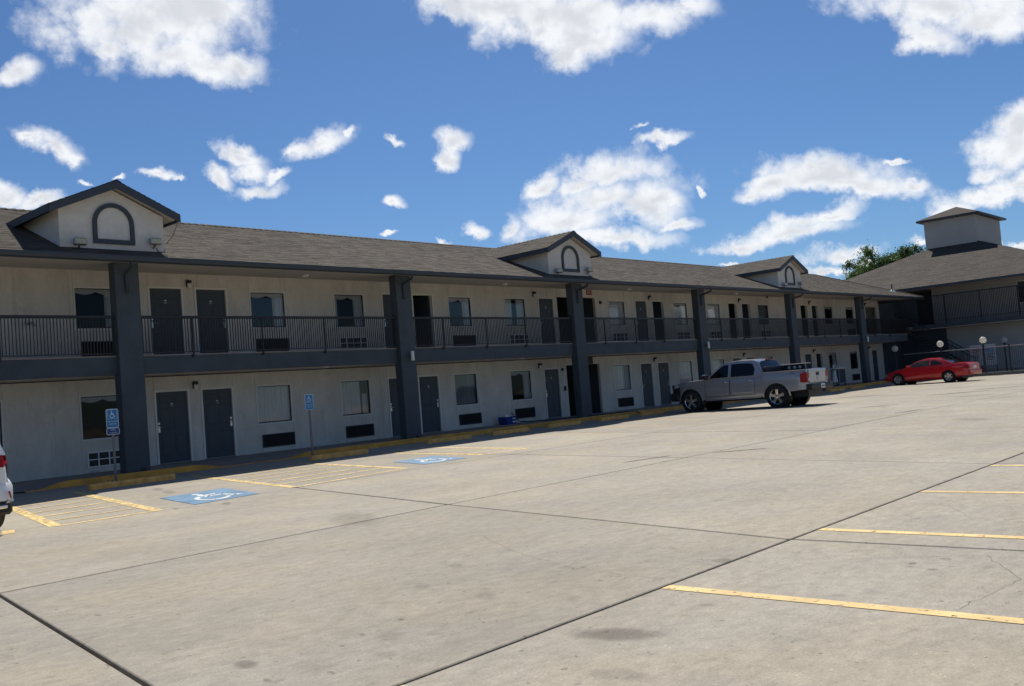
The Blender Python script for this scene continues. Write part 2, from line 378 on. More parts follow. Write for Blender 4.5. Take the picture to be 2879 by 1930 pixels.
mat('ceiling paint', (.56, .52, .47), .9, var=.05, vscale=.8, spec=.2)
mat('slate paint', (.064, .077, .090), .72, var=.2, vscale=1.6, bump=.12, bscale=50, spec=.3)
mat('slate trim', (.046, .057, .070), .55, var=.08, vscale=2, spec=.4)
mat('door paint', (.046, .060, .078), .5, var=.06, vscale=2, spec=.45)
mat('frame paint', (.74, .72, .68), .6, var=.06, vscale=4)
mat('window aluminium', (.68, .68, .66), .45)
mat('black iron', (.012, .013, .017), .45, var=.15, vscale=8)
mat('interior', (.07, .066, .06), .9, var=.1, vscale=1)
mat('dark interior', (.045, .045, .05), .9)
mat('curtain cloth', (.82, .83, .85), .9, var=.10, vscale=5, stretch=(3, 1, .25))
mat('valance cloth', (.78, .80, .82), .9, var=.05, vscale=6)
mat('sheer cloth', (.33, .35, .37), .9, var=.06, vscale=6)
mat('grille dark', (.018, .018, .022), .55)
mat('white plastic', (.78, .78, .76), .5, var=.05, vscale=5)
mat('lens plastic', (.70, .70, .66), .35, var=.04, vscale=9)
mat('flood lens', (.42, .40, .27), .3, var=.1, vscale=9)
mat('chrome', (.72, .72, .72), .14, metal=1.0)
mat('steel', (.36, .36, .37), .38, metal=.85, var=.1, vscale=9)
mat('satin nickel', (.58, .57, .54), .3, metal=.8)
paint_mat('stall paint', (.76, .55, .23), .40, 15)
paint_mat('worn paint', (.77, .57, .24), .44, 11)
paint_mat('blue paint', (.10, .24, .40), .37, 9)
paint_mat('white paint', (.74, .77, .77), .40, 8)
paint_mat('kerb paint', (.78, .36, .055), .34, 5)
mat('kerb concrete', (.20, .185, .15), .9, var=.3, vscale=9, bump=.4, bscale=40)
mat('stop paint', (.84, .42, .11), .8, var=.32, vscale=7, bump=.5, bscale=24)
mat('sign blue', (.008, .20, .43), .35)
mat('sign navy', (.010, .045, .22), .35)
mat('sign white', (.68, .74, .80), .4)
mat('board white', (.45, .47, .48), .5)
mat('sunlit rail', (.30, .30, .31), .35, metal=.4)  # black iron top rail, its sun glare put into the pale grey colour
mat('sign red', (.30, .045, .03), .5)
mat('post steel', (.17, .17, .175), .5, metal=.3, var=.15, vscale=9)
mat('rubber', (.014, .014, .015), .8, bump=.2, bscale=90)
mat('black plastic', (.014, .014, .016), .55)
mat('car glass', (.004, .005, .007), .05, spec=.42)
mat('asphalt tar', (.055, .048, .046), .8, var=.3, vscale=8)
glass_mat('window glass', (.78, .80, .81), 1.15)
glass_mat('dull glass', (.62, .64, .65), .35)
glass_mat('tinted glass', (.30, .34, .36), 1.8)
tint_mat('shingles', [(.046, .039, .032), (.072, .061, .050), (.102, .086, .070), (.064, .056, .047)])
tint_mat('dark shingles', [(.040, .035, .031), (.058, .051, .044), (.078, .068, .058), (.052, .047, .042)])
tint_mat('leaves', [(.030, .064, .016), (.054, .108, .024), (.092, .160, .038), (.066, .125, .028)], rough=.5, bump=0, leaf=.42)
mat('bark', (.10, .075, .055), .9, var=.3, vscale=10, bump=.5, bscale=25)
mat('blue bin plastic', (.012, .03, .22), .45)
mat('globe white', (.80, .78, .74), .35)
_g = MATS['globe white'].node_tree                     # milky plastic: sunlight passes through to the near side
_t = _g.nodes.new('ShaderNodeBsdfTranslucent'); _t.inputs[0].default_value = (.85, .82, .78, 1)
_m = _g.nodes.new('ShaderNodeMixShader'); _m.inputs[0].default_value = .6
_g.links.new(_g.nodes['Principled BSDF'].outputs[0], _m.inputs[1]); _g.links.new(_t.outputs[0], _m.inputs[2])
_g.links.new(_m.outputs[0], _g.nodes['Material Output'].inputs[0])
M = lambda n: MATS[n]

# ------------------------------------------------------------------ mesh helpers
class MB:
    def __init__(s):
        s.v = []; s.f = []; s.t = []; s.tv = 0.0
    def add(s, vs, fs):
        o = len(s.v)
        s.v += [tuple(p) for p in vs]
        s.t += [s.tv] * len(vs)
        s.f += [tuple(o + i for i in q) for q in fs]
        return s
    def box(s, x0, x1, y0, y1, z0, z1):
        return s.add([(x0, y0, z0), (x1, y0, z0), (x1, y1, z0), (x0, y1, z0), (x0, y0, z1), (x1, y0, z1), (x1, y1, z1), (x0, y1, z1)],
                     [(0, 3, 2, 1), (4, 5, 6, 7), (0, 1, 5, 4), (1, 2, 6, 5), (2, 3, 7, 6), (3, 0, 4, 7)])
    def hexa(s, p):
        return s.add(p, [(0, 3, 2, 1), (4, 5, 6, 7), (0, 1, 5, 4), (1, 2, 6, 5), (2, 3, 7, 6), (3, 0, 4, 7)])
    def cbox(s, x0, x1, y0, y1, z0, z1, c=.01):
        """box with chamfered edges all round"""
        vs = []
        for (X, Y, Z) in ((0, c, c), (c, 0, c), (c, c, 0)):
            for z in (z0 + Z, z1 - Z):
                for y in (y0 + Y, y1 - Y):
                    for x in (x0 + X, x1 - X):
                        vs.append((x, y, z))
        # groups: 0..7 x-faces, 8..15 y-faces, 16..23 z-faces ; index = 4*zi+2*yi+xi
        A = lambda xi, yi, zi: 4 * zi + 2 * yi + xi
        B = lambda xi, yi, zi: 8 + A(xi, yi, zi)
        Cc = lambda xi, yi, zi: 16 + A(xi, yi, zi)
        fs = []
        for xi in (0, 1): fs.append((A(xi, 0, 0), A(xi, 1, 0), A(xi, 1, 1), A(xi, 0, 1)))
        for yi in (0, 1): fs.append((B(0, yi, 0), B(1, yi, 0), B(1, yi, 1), B(0, yi, 1)))
        for zi in (0, 1): fs.append((Cc(0, 0, zi), Cc(1, 0, zi), Cc(1, 1, zi), Cc(0, 1, zi)))
        for xi in (0, 1):
            for yi in (0, 1): fs.append((A(xi, yi, 0), A(xi, yi, 1), B(xi, yi, 1), B(xi, yi, 0)))
            for zi in (0, 1): fs.append((A(xi, 0, zi), A(xi, 1, zi), Cc(xi, 1, zi), Cc(xi, 0, zi)))
        for yi in (0, 1):
            for zi in (0, 1): fs.append((B(0, yi, zi), B(1, yi, zi), Cc(1, yi, zi), Cc(0, yi, zi)))
        for xi in (0, 1):
            for yi in (0, 1):
                for zi in (0, 1): fs.append((A(xi, yi, zi), B(xi, yi, zi), Cc(xi, yi, zi)))
        return s.add(vs, fs)
    def prism(s, poly, fn, d0, d1):
        """poly: list of 2-D points; fn(a,b,d)->xyz"""
        n = len(poly)
        vs = [fn(a, b, d0) for a, b in poly] + [fn(a, b, d1) for a, b in poly]
        fs = [tuple(range(n))[::-1], tuple(range(n, 2 * n))] + [(i, (i + 1) % n, n + (i + 1) % n, n + i) for i in range(n)]
        return s.add(vs, fs)
    def poly(s, pts):
        return s.add(pts, [tuple(range(len(pts)))])
    def tube(s, pts, r, n=8, cap=True):
        pts = [Vector(p) for p in pts]
        rs = r if isinstance(r, (list, tuple)) else [r] * len(pts)
        vs = []; fs = []
        up = Vector((0, 0, 1))
        for i, p in enumerate(pts):
            d = (pts[min(i + 1, len(pts) - 1)] - pts[max(i - 1, 0)]).normalized()
            a = d.cross(up)
            if a.length < 1e-3: a = d.cross(Vector((1, 0, 0)))
            a.normalize(); b = d.cross(a)
            for k in range(n):
                t = 2 * math.pi * k / n
                vs.append(p + (a * math.cos(t) + b * math.sin(t)) * rs[i])
        for i in range(len(pts) - 1):
            for k in range(n):
                fs.append((i * n + k, i * n + (k + 1) % n, (i + 1) * n + (k + 1) % n, (i + 1) * n + k))
        if cap:
            fs.append(tuple(range(n))[::-1]); fs.append(tuple(range((len(pts) - 1) * n, len(pts) * n)))
        return s.add(vs, fs)
    def lathe(s, prof, o, ax, n=24):
        """prof: (radius, along axis)"""
        ax = Vector(ax).normalized(); o = Vector(o)
        a = ax.cross(Vector((0, 0, 1)))
        if a.length < 1e-3: a = Vector((1, 0, 0))
        a.normalize(); b = ax.cross(a)
        vs = []; fs = []
        for r, h in prof:
            for k in range(n):
                t = 2 * math.pi * k / n
                vs.append(o + ax * h + (a * math.cos(t) + b * math.sin(t)) * r)
        for i in range(len(prof) - 1):
            for k in range(n):
                fs.append((i * n + k, i * n + (k + 1) % n, (i + 1) * n + (k + 1) % n, (i + 1) * n + k))
        return s.add(vs, fs)
    def disc(s, c, ax, r, n=20):
        return s.lathe([(r, 0), (0.001, 0.0)], c, ax, n)
    def grid(s, P):
        """P: rows of points"""
        r, c = len(P), len(P[0])
        vs = [p for row in P for p in row]
        fs = [(i * c + j, i * c + j + 1, (i + 1) * c + j + 1, (i + 1) * c + j) for i in range(r - 1) for j in range(c - 1)]
        return s.add(vs, fs)
    def mesh(s, name, m, smooth=False, tint=False):
        me = bpy.data.meshes.new(name)
        me.from_pydata(s.v, [], s.f)
        if m: me.materials.append(m if not isinstance(m, str) else MATS[m])
        if smooth:
            me.polygons.foreach_set('use_smooth', [True] * len(me.polygons))
        if tint:
            at = me.attributes.new('tint', 'FLOAT', 'POINT')
            at.data.foreach_set('value', s.t)
        me.update()
        return me
    def build(s, name, m, parent=None, smooth=False, tint=False, loc=None):
        return link(name, s.mesh(name, m, smooth, tint), parent, loc)
def link(name, me, parent=None, loc=None, rotz=None):
    o = bpy.data.objects.new(name, me)
    COL.objects.link(o)
    if parent is not None: o.parent = parent
    if loc is not None: o.location = loc
    if rotz is not None: o.rotation_euler = (0, 0, rotz)
    return o
def fixnormals(me):
    import bmesh
    bm = bmesh.new(); bm.from_mesh(me)
    bmesh.ops.recalc_face_normals(bm, faces=bm.faces)
    bm.to_mesh(me); bm.free()
def smooth_by_angle(me, ang=40):
    me.polygons.foreach_set('use_smooth', [True] * len(me.polygons))
    try:
        me.set_sharp_from_angle(angle=R(ang))
    except Exception:
        pass
def thing(name, label, cat, loc=(0, 0, 0), rotz=0, group=None):
    o = bpy.data.objects.new(name, None)
    COL.objects.link(o)
    o.location = loc; o.rotation_euler = (0, 0, rotz)
    o.empty_display_size = .3
    return tag(o, label, cat, group)
def tag(o, label, cat, group=None):
    o['label'] = label; o['category'] = cat
    if group: o['group'] = group
    return o
def struct(o):
    o['kind'] = 'structure'
    return o
def stuff(o):
    o['kind'] = 'stuff'
    return o
def part(name, parent, loc=(0, 0, 0), rotz=0):
    """an empty that groups the sub-parts of a part"""
    o = bpy.data.objects.new(name, None); COL.objects.link(o); o.parent = parent
    o.location = loc; o.rotation_euler = (0, 0, rotz); o.empty_display_size = .1
    return o
def text_mesh(txt, size, m, thick=0.0, align='CENTER'):
    cu = bpy.data.curves.new('lettering', 'FONT')
    cu.body = txt; cu.size = size; cu.align_x = align; cu.align_y = 'CENTER'; cu.extrude = thick
    cu.resolution_u = 2
    o = bpy.data.objects.new('lettering', cu); COL.objects.link(o)
    dg = bpy.context.evaluated_depsgraph_get()
    me = bpy.data.meshes.new_from_object(o.evaluated_get(dg))
    bpy.data.objects.remove(o); 
    me.materials.clear(); me.materials.append(MATS[m])
    return me

# ================================================================== GROUND
ground = struct(MB().add([(-250, -250, -.09), (250, -250, -.09), (250, 250, -.09), (-250, 250, -.09)], [(0, 1, 2, 3)]).build('ground', 'lot concrete'))
lot = struct(MB().box(-46, 64, -60, -.13, -.085, -.05).build('parking_lot', 'joint filler'))
# cast slabs between open joints: cross joints lean with the stalls in front of the motel
ROWS = [-.14, -8.75, -14.15, -19.6, -25.0, -30.6, -36.2, -42, -48, -54]
def cross(n, y):
    base = {-1: (-8.9, -9.6, -10.58, -11.45), 0: (-1.7, -3.72, -5.05, -6.27), 1: (4.1, 2.05, .74, -.6)}
    if n in base:
        k = base[n]
    else:
        o = 5.72 * n
        k = (-1.7 + o, -3.72 + o, -5.05 + o, -6.27 + o)
    ys = (-.14, -8.75, -14.15, -19.6)
    if y <= -19.6: return k[3]
    for i in range(3):
        if y >= ys[i + 1]:
            t = (y - ys[i]) / (ys[i + 1] - ys[i]); return k[i] + t * (k[i + 1] - k[i])
def slab(p, g, rnd):
    """p: four corners anticlockwise; g: half joint width"""
    c = sum((Vector((x, y, 0)) for x, y in p), Vector()) / 4
    n = len(p)
    def inset(d, z):
        out = []
        for i in range(n):
            a, b, e = Vector((*p[i - 1], 0)), Vector((*p[i], 0)), Vector((*p[(i + 1) % n], 0))
            d1 = (b - a).normalized(); d2 = (e - b).normalized()
            n1 = Vector((-d1.y, d1.x, 0)); n2 = Vector((-d2.y, d2.x, 0))
            k = (n1 + n2); k = k / max(.2, k.dot(n1))
            q = b + k * d; q.z = z
            out.append(tuple(q))
        return out
    lo, mid, top = inset(g, -.06), inset(g, -.006), inset(g + .008, rnd)
    m = MB(); m.add(lo + mid + top, [(8, 9, 10, 11)] + [(i, (i + 1) % 4, 4 + (i + 1) % 4, 4 + i) for i in range(4)] + [(4 + i, 4 + (i + 1) % 4, 8 + (i + 1) % 4, 8 + i) for i in range(4)])
    return m
sr = random.Random(5)
for r in range(len(ROWS) - 1):
    y1, y0 = ROWS[r], ROWS[r + 1]
    for n in range(-7, 11):
        p = [(cross(n, y0 + 1e-6 if y0 > -19.6 else y0), y0), (cross(n + 1, y0 + 1e-6 if y0 > -19.6 else y0), y0), (cross(n + 1, y1 - 1e-6 if y1 <= -19.6 else y1), y1), (cross(n, y1 - 1e-6 if y1 <= -19.6 else y1), y1)]
        slab(p, .017 if r >= 2 else (.024 if r == 1 else .012), sr.uniform(-.001, .001)).build('slab', 'lot concrete', lot)

def flat(name, pts, m, z, parent=lot):
    return MB().poly([(x, y, z) for x, y in pts]).build(name, m, parent)
def line2(a, b, w):
    a, b = Vector(a), Vector(b); d = (b - a).normalized(); n = Vector((-d.y, d.x)) * w / 2
    return [tuple(a - n), tuple(b - n), tuple(b + n), tuple(a + n)]
# stall lines on the far side of the lane
for i, x in enumerate([-13.0, -10.62, -8.19, -5.76, -3.28, -.84, 1.6, 4.05, 6.5, 8.9, 11.4, 13.8, 16.2, 18.7, 21.1]):
    flat('stall_line', line2((x, -19.63), (x - .03, -24.9), .115), 'stall paint', .004)
# access aisles: outline and cross stripes
def aisle(A, B, Cc, D, n, w=.11):
    """A top left, B top right, Cc bottom right, D bottom left"""
    A, B, Cc, D = map(Vector, (A, B, Cc, D))
    flat('aisle_edge', line2(A, D, .18), 'worn paint', .0040)
    flat('aisle_edge', line2(B, Cc, .18), 'worn paint', .0042)
    flat('aisle_edge', line2(D, Cc, .13), 'worn paint', .0048)
    for k in range(1, n):
        t = k / n
        flat('aisle_stripe', line2(A.lerp(D, t), B.lerp(Cc, t), w), 'worn paint', .0052)
aisle((-6.55, -2.4), (-4.95, -2.2), (-6.5, -9.06), (-8.03, -9.0), 7)
aisle((-2.05, -2.0), (.75, -2.4), (-.72, -8.3), (-3.7, -8.67), 7)
aisle((3.25, -2.6), (4.75, -2.7), (3.5, -7.96), (2.1, -7.86), 6)
flat('stall_line', line2((-8.52, -8.55), (-8.70, -9.05), .16), 'stall paint', .0044)
for x in (9.2, 12.0, 14.6, 17.4, 23.2, 26.0, 28.8, 31.6, 34.4):
    flat('stall_line', line2((x, -2.2), (x - 1.3, -7.2), .10), 'worn paint', .0044)

# wheelchair mark, drawn from strokes in a unit square (y up)
def stroke(m, pts, w, fn):
    for a, b in zip(pts[:-1], pts[1:]):
        q = line2(a, b, w)
        m.poly([fn(*c) for c in q])
def wheelchair(fn, w=.075, gap=True):
    m = MB()
    n = 12
    m.poly([fn(.40 + .07 * math.cos(2 * math.pi * k / n), .90 + .07 * math.sin(2 * math.pi * k / n)) for k in range(n)])
    stroke(m, [(.40, .80), (.42, .44)], w * 1.25, fn)
    stroke(m, [(.44, .64), (.66, .64)], w, fn)
    stroke(m, [(.42, .46), (.70, .46), (.80, .16)], w, fn)
    stroke(m, [(.78, .15), (.91, .20)], w, fn)
    arc = [(.42 + .27 * math.cos(R(a)), .28 + .27 * math.sin(R(a))) for a in range(112, 345, 14)]
    stroke(m, arc, w, fn)
    return m
def blue_bay(P):
    """P: corners top-left, top-right, bottom-right, bottom-left"""
    P = [Vector(p) for p in P]
    flat('accessible_bay_panel', [tuple(P[3]), tuple(P[2]), tuple(P[1]), tuple(P[0])], 'blue paint', .0056)
    def fn(a, b):
        a = .12 + a * .8; b = .12 + b * .76
        q = P[0].lerp(P[1], a).lerp(P[3].lerp(P[2], a), 1 - b)
        return (q.x, q.y, .0076)
    wheelchair(fn, .085).build('accessible_bay_symbol', 'white paint', lot)
# the symbol is read by a driver pulling in: its head points at the building
blue_bay([(-5.36, -6.85), (-3.98, -6.72), (-4.53, -8.85), (-5.85, -9.02)])
blue_bay([(.63, -6.28), (1.98, -6.2), (1.33, -8.05), (.02, -8.09)])

# tar-filled repairs and cracks
def blob(cx, cy, rx, ry, t, seed, n=22):
    q = random.Random(seed); out = []
    for k in range(n):
        a = 2 * math.pi * k / n; r = 1 + q.uniform(-.22, .22)
        x, y = rx * r * math.cos(a), ry * r * math.sin(a)
        out.append((cx + x * math.cos(t) - y * math.sin(t), cy + x * math.sin(t) + y * math.cos(t)))
    return out
for i, (x, y, rx, ry, t) in enumerate([(25.8, -7.0, .95, .13, -1.2), (16.3, -11.45, .75, .10, -.75), (23.6, -11.5, 1.1, .16, -.9), (26.6, -12.6, 1.3, .12, -.9), (20.5, -13.1, .8, .08, -1.0),
                                        (1.9, -14.6, .5, .04, -.8), (.55, -13.45, .55, .035, -.2), (12.5, -13.8, .9, .05, -.1)]):
    flat('tar_patch', blob(x, y, rx, ry, t, i), 'asphalt tar', .0034)
def crack(pts, w, seed):
    q = random.Random(seed); m = MB(); P = [Vector((*p, 0)) for p in pts]
    path = []
    for a, b in zip(P[:-1], P[1:]):
        d = (b - a); k = max(4, int(d.length / .07)); nn = Vector((-d.y, d.x, 0)).normalized()
        for i in range(k): path.append(a + d * (i / k) + nn * q.gauss(0, .007))
    path.append(P[-1])
    vs = []
    for i, p in enumerate(path):
        d = (path[min(i + 1, len(path) - 1)] - path[max(i - 1, 0)]).normalized(); n = Vector((-d.y, d.x, 0))
        ww = w * q.uniform(.3, 1.2) * (1 if 0 < i < len(path) - 1 else .1)
        vs += [(p.x + n.x * ww, p.y + n.y * ww, .0032), (p.x - n.x * ww, p.y - n.y * ww, .0032)]
    m.add(vs, [(2 * i, 2 * i + 1, 2 * i + 3, 2 * i + 2) for i in range(len(path) - 1)])
    m.build('crack', 'joint filler', lot)
crack([(-6.9, -16.6), (-7.5, -17.6), (-7.9, -18.6), (-8.0, -19.5)], .0011, 1)
crack([(-6.9, -20.4), (-6.5, -21.2), (-7.2, -21.6), (-8.1, -21.5)], .0011, 2)
crack([(-7.9, -22.2), (-8.6, -22.6), (-9.0, -22.3)], .0011, 5)
crack([(-5.2, -21.5), (-4.9, -20.6), (-4.2, -20.2)], .0011, 7)

# walkway along the rooms, dropped to the lot at two ramps, and its painted kerb
def ramp(x):
    def sm(a, b, v):
        t = max(0, min(1, (v - a) / (b - a))); return t * t * (3 - 2 * t)
    r = 1 - sm(-5.0, -4.1, x)
    r = max(r, sm(-1.0, .1, x) * (1 - sm(1.8, 2.9, x)))
    return r
def walkz(x, y):
    t = max(0, min(1, (y + .12) / 1.35))
    return .14 - ramp(x) * .132 * (1 - t)
wx = [-30 + i for i in range(25)] + [-5.2 + .15 * i for i in range(60)] + [3.8 + .8 * i for i in range(65)]
wy = [-.02, .3, .6, .9, 1.25, 1.7, 2.33]
walk = struct(MB().grid([[(x, y, walkz(x, y)) for x in wx] for y in wy]).build('walkway', 'walk concrete'))
kx = [x for x in wx if x > -6]
m = MB()
rows = []
kr = random.Random(2)
for x in kx:
    h = walkz(x, -.12) + .004
    rows.append([(x, -.145, -.01), (x, -.140, h * .80), (x, -.115, h), (x, .02, h + .002)])
m.grid(list(zip(*rows)))
kerb = struct(m.build('kerb', 'kerb concrete'))
m = MB(); m.grid([[(x, y - .0035, z + .0035) for x, y, z in c] for c in list(zip(*rows))])
m.build('kerb_paint', 'kerb paint', kerb)

# ================================================================== MOTEL
motel = thing('motel_building', 'long two-storey beige motel with slate pillars, balcony and three gabled dormers', 'building')
WY = 2.287                                   # face of the room wall
X0, X1 = -14.0, 52.7
PW, PD = .64, .337
PILLARS = [-12.05, -2.74, 6.57, 15.73, 25.09, 34.57, 43.95]
DOORS = {'A': (-.75, .33), 'B': (.69, 1.77), 'C': (7.82, 8.87), 'D': (9.24, 10.29), 'E': (16.23, 17.26), 'F': (23.2, 24.22), 'G': (24.63, 25.68), 'H': (31.85, 32.85),
         'I': (33.33, 34.37), 'J': (40.5, 41.51), 'K': (42.03, 43.01), 'L': (50.76, 51.8)}
WINS = {'1': (-6.05, -4.75), '2': (-2.84, -1.54), '3': (2.54, 3.85), '4': (5.75, 7.05), '5': (11.04, 12.29), '6': (14.17, 15.45), '7': (21.12, 22.41), '8': (26.5, 27.78),
        '9': (29.73, 31.02), '10': (35.17, 36.46), '11': (43.86, 45.08), '12': (47.08, 48.35)}
LEV = [dict(z0=.13, dz=.15, wt=2.2345, wb=1.009, ceil=2.635, bz=(17.76, 20.09, 2.32)),
       dict(z0=3.11, dz=3.139, wt=5.176, wb=3.994, ceil=5.64, bz=(17.50, 20.15, 5.27))]
OPEN = {('D', 1), ('G', 1), ('H', 1), ('I', 1), ('J', 1), ('K', 1), ('K', 0)}
NUM = {'A': 13, 'B': 14, 'C': 15, 'D': 16, 'E': 17, 'F': 18, 'G': 19, 'H': 20, 'I': 21, 'J': 22, 'K': 23, 'L': 24}

def panel(x0, x1, z0, z1):
    """stuccoed wall panel: chamfered face so that neighbours meet in a groove"""
    c, d = .011, .012
    m = MB()
    m.add([(x0, WY + .13, z0), (x1, WY + .13, z0), (x1, WY + .13, z1), (x0, WY + .13, z1),
           (x0, WY + d, z0), (x1, WY + d, z0), (x1, WY + d, z1), (x0, WY + d, z1),
           (x0 + c, WY, z0 + .001), (x1 - c, WY, z0 + .001), (x1 - c, WY, z1 - .001), (x0 + c, WY, z1 - .001)],
          [(0, 1, 5, 4), (1, 2, 6, 5), (2, 3, 7, 6), (3, 0, 4, 7), (4, 5, 9, 8), (5, 6, 10, 9), (6, 7, 11, 10), (7, 4, 8, 11), (8, 9, 10, 11), (0, 3, 2, 1)])
    return m.build('wall_panel', 'stucco', motel)

def door_leaf(w, h):
    m = MB().box(0, w, 0, .045, 0, h)
    cx = [(.11, w / 2 - .045), (w / 2 + .045, w - .11)]
    for a, b in cx:
        for z0, z1 in ((.20, .80), (.96, 1.58), (1.70, 1.90)):
            m.cbox(a, b, -.009, .006, z0, z1, .008)
            m.cbox(a + .045, b - .045, -.016, .0, z0 + .045, z1 - .045, .007)
    return m
def make_door(k, lv):
    x0, x1 = DOORS[k]; L = LEV[lv]; z = L['dz']
    d = part('door', motel, (x0, WY, z))
    W = x1 - x0; fw = .055
    m = MB()
    m.box(0, fw, -.02, .12, 0, 2.1).box(W - fw, W, -.02, .12, 0, 2.1).box(fw, W - fw, -.02, .12, 2.1 - fw, 2.1)
    m.box(fw, fw + .014, .075, .119, 0, 2.045).box(W - fw - .014, W - fw, .075, .119, 0, 2.045)
    m.build('door_frame', 'frame paint', d)
    MB().cbox(fw, W - fw, -.015, .12, -.004, .022, .005).build('threshold', 'steel', d)
    left = k in 'ACEFHJL'
    w, h = W - 2 * fw - .006, 2.1 - fw - .028
    lf = door_leaf(w, h)
    if (k, lv) in OPEN:
        leaf = lf.build('door_leaf', 'door paint', d, loc=(fw + .003 if left else W - fw - .05, .10, .024))
        leaf.rotation_euler = (0, 0, R(82 if left else 98))
        return
    leaf = lf.build('door_leaf', 'door paint', d, loc=(fw + .003, .045, .024))
    hx = fw + .06 if left else W - fw - .06
    s = 1 if left else -1
    MB().cbox(hx - .032, hx + .032, .018, .044, 1.12, 1.185, .006).build('deadbolt', 'satin nickel', d)
    m = MB().cbox(hx - .034, hx + .034, .016, .044, .90, 1.085, .006)
    m.tube([(hx, .02, 1.04), (hx, -.02, 1.04), (hx + s * .02, -.028, 1.04), (hx + s * .125, -.028, 1.032)], .010, 8)
    m.build('lever_handle', 'satin nickel', d)
    # number plate: small dome-shaped emblem over the room number
    cx = W / 2 + .0
    m = MB(); n = 10
    pts = [(cx - .04 + .08 * i / n, 1.685 + .032 * math.sin(math.pi * i / n) ** .7) for i in range(n + 1)]
    m.add([(a, .026, b) for a, b in pts], [tuple(range(n + 1))])
    m.build('door_emblem', 'sign white', d)
    me = text_mesh(str((1 + lv) * 100 + NUM[k]), .062, 'sign white')
    me.transform(Matrix.Rotation(R(90), 4, 'X'))
    link('room_number', me, d, (cx, .026, 1.635))

WV = [{'1': 'full', '2': 'dark', '3': 'full', '4': 'gap', '5': 'sheer', '6': 'side', '7': 'full', '8': 'full', '9': 'full', '10': 'side', '11': 'side', '12': 'dark'},
      {'1': 'val', '2': 'valr', '3': 'valr', '4': 'both', '5': 'valr', '6': 'half', '7': 'full', '8': 'valr', '9': 'full', '10': 'sheer', '11': 'dark', '12': 'dark'}]
def curtain(x0, x1, z0, z1, seed, amp=.032, wl_=.16, y=.100):
    q = random.Random(seed); n = max(6, int((x1 - x0) / .018)); ph = q.uniform(0, 6)
    top, bot = [], []
    for i in range(n + 1):
        x = x0 + (x1 - x0) * i / n
        yy = y + amp * math.sin(2 * math.pi * (x / wl_) + ph + 1.2 * math.sin(x * 7 + ph)) + .4 * amp * math.sin(x * 91 + ph)
        top.append((x, yy, z1)); bot.append((x, yy, z0))
    return MB().grid([bot, top])
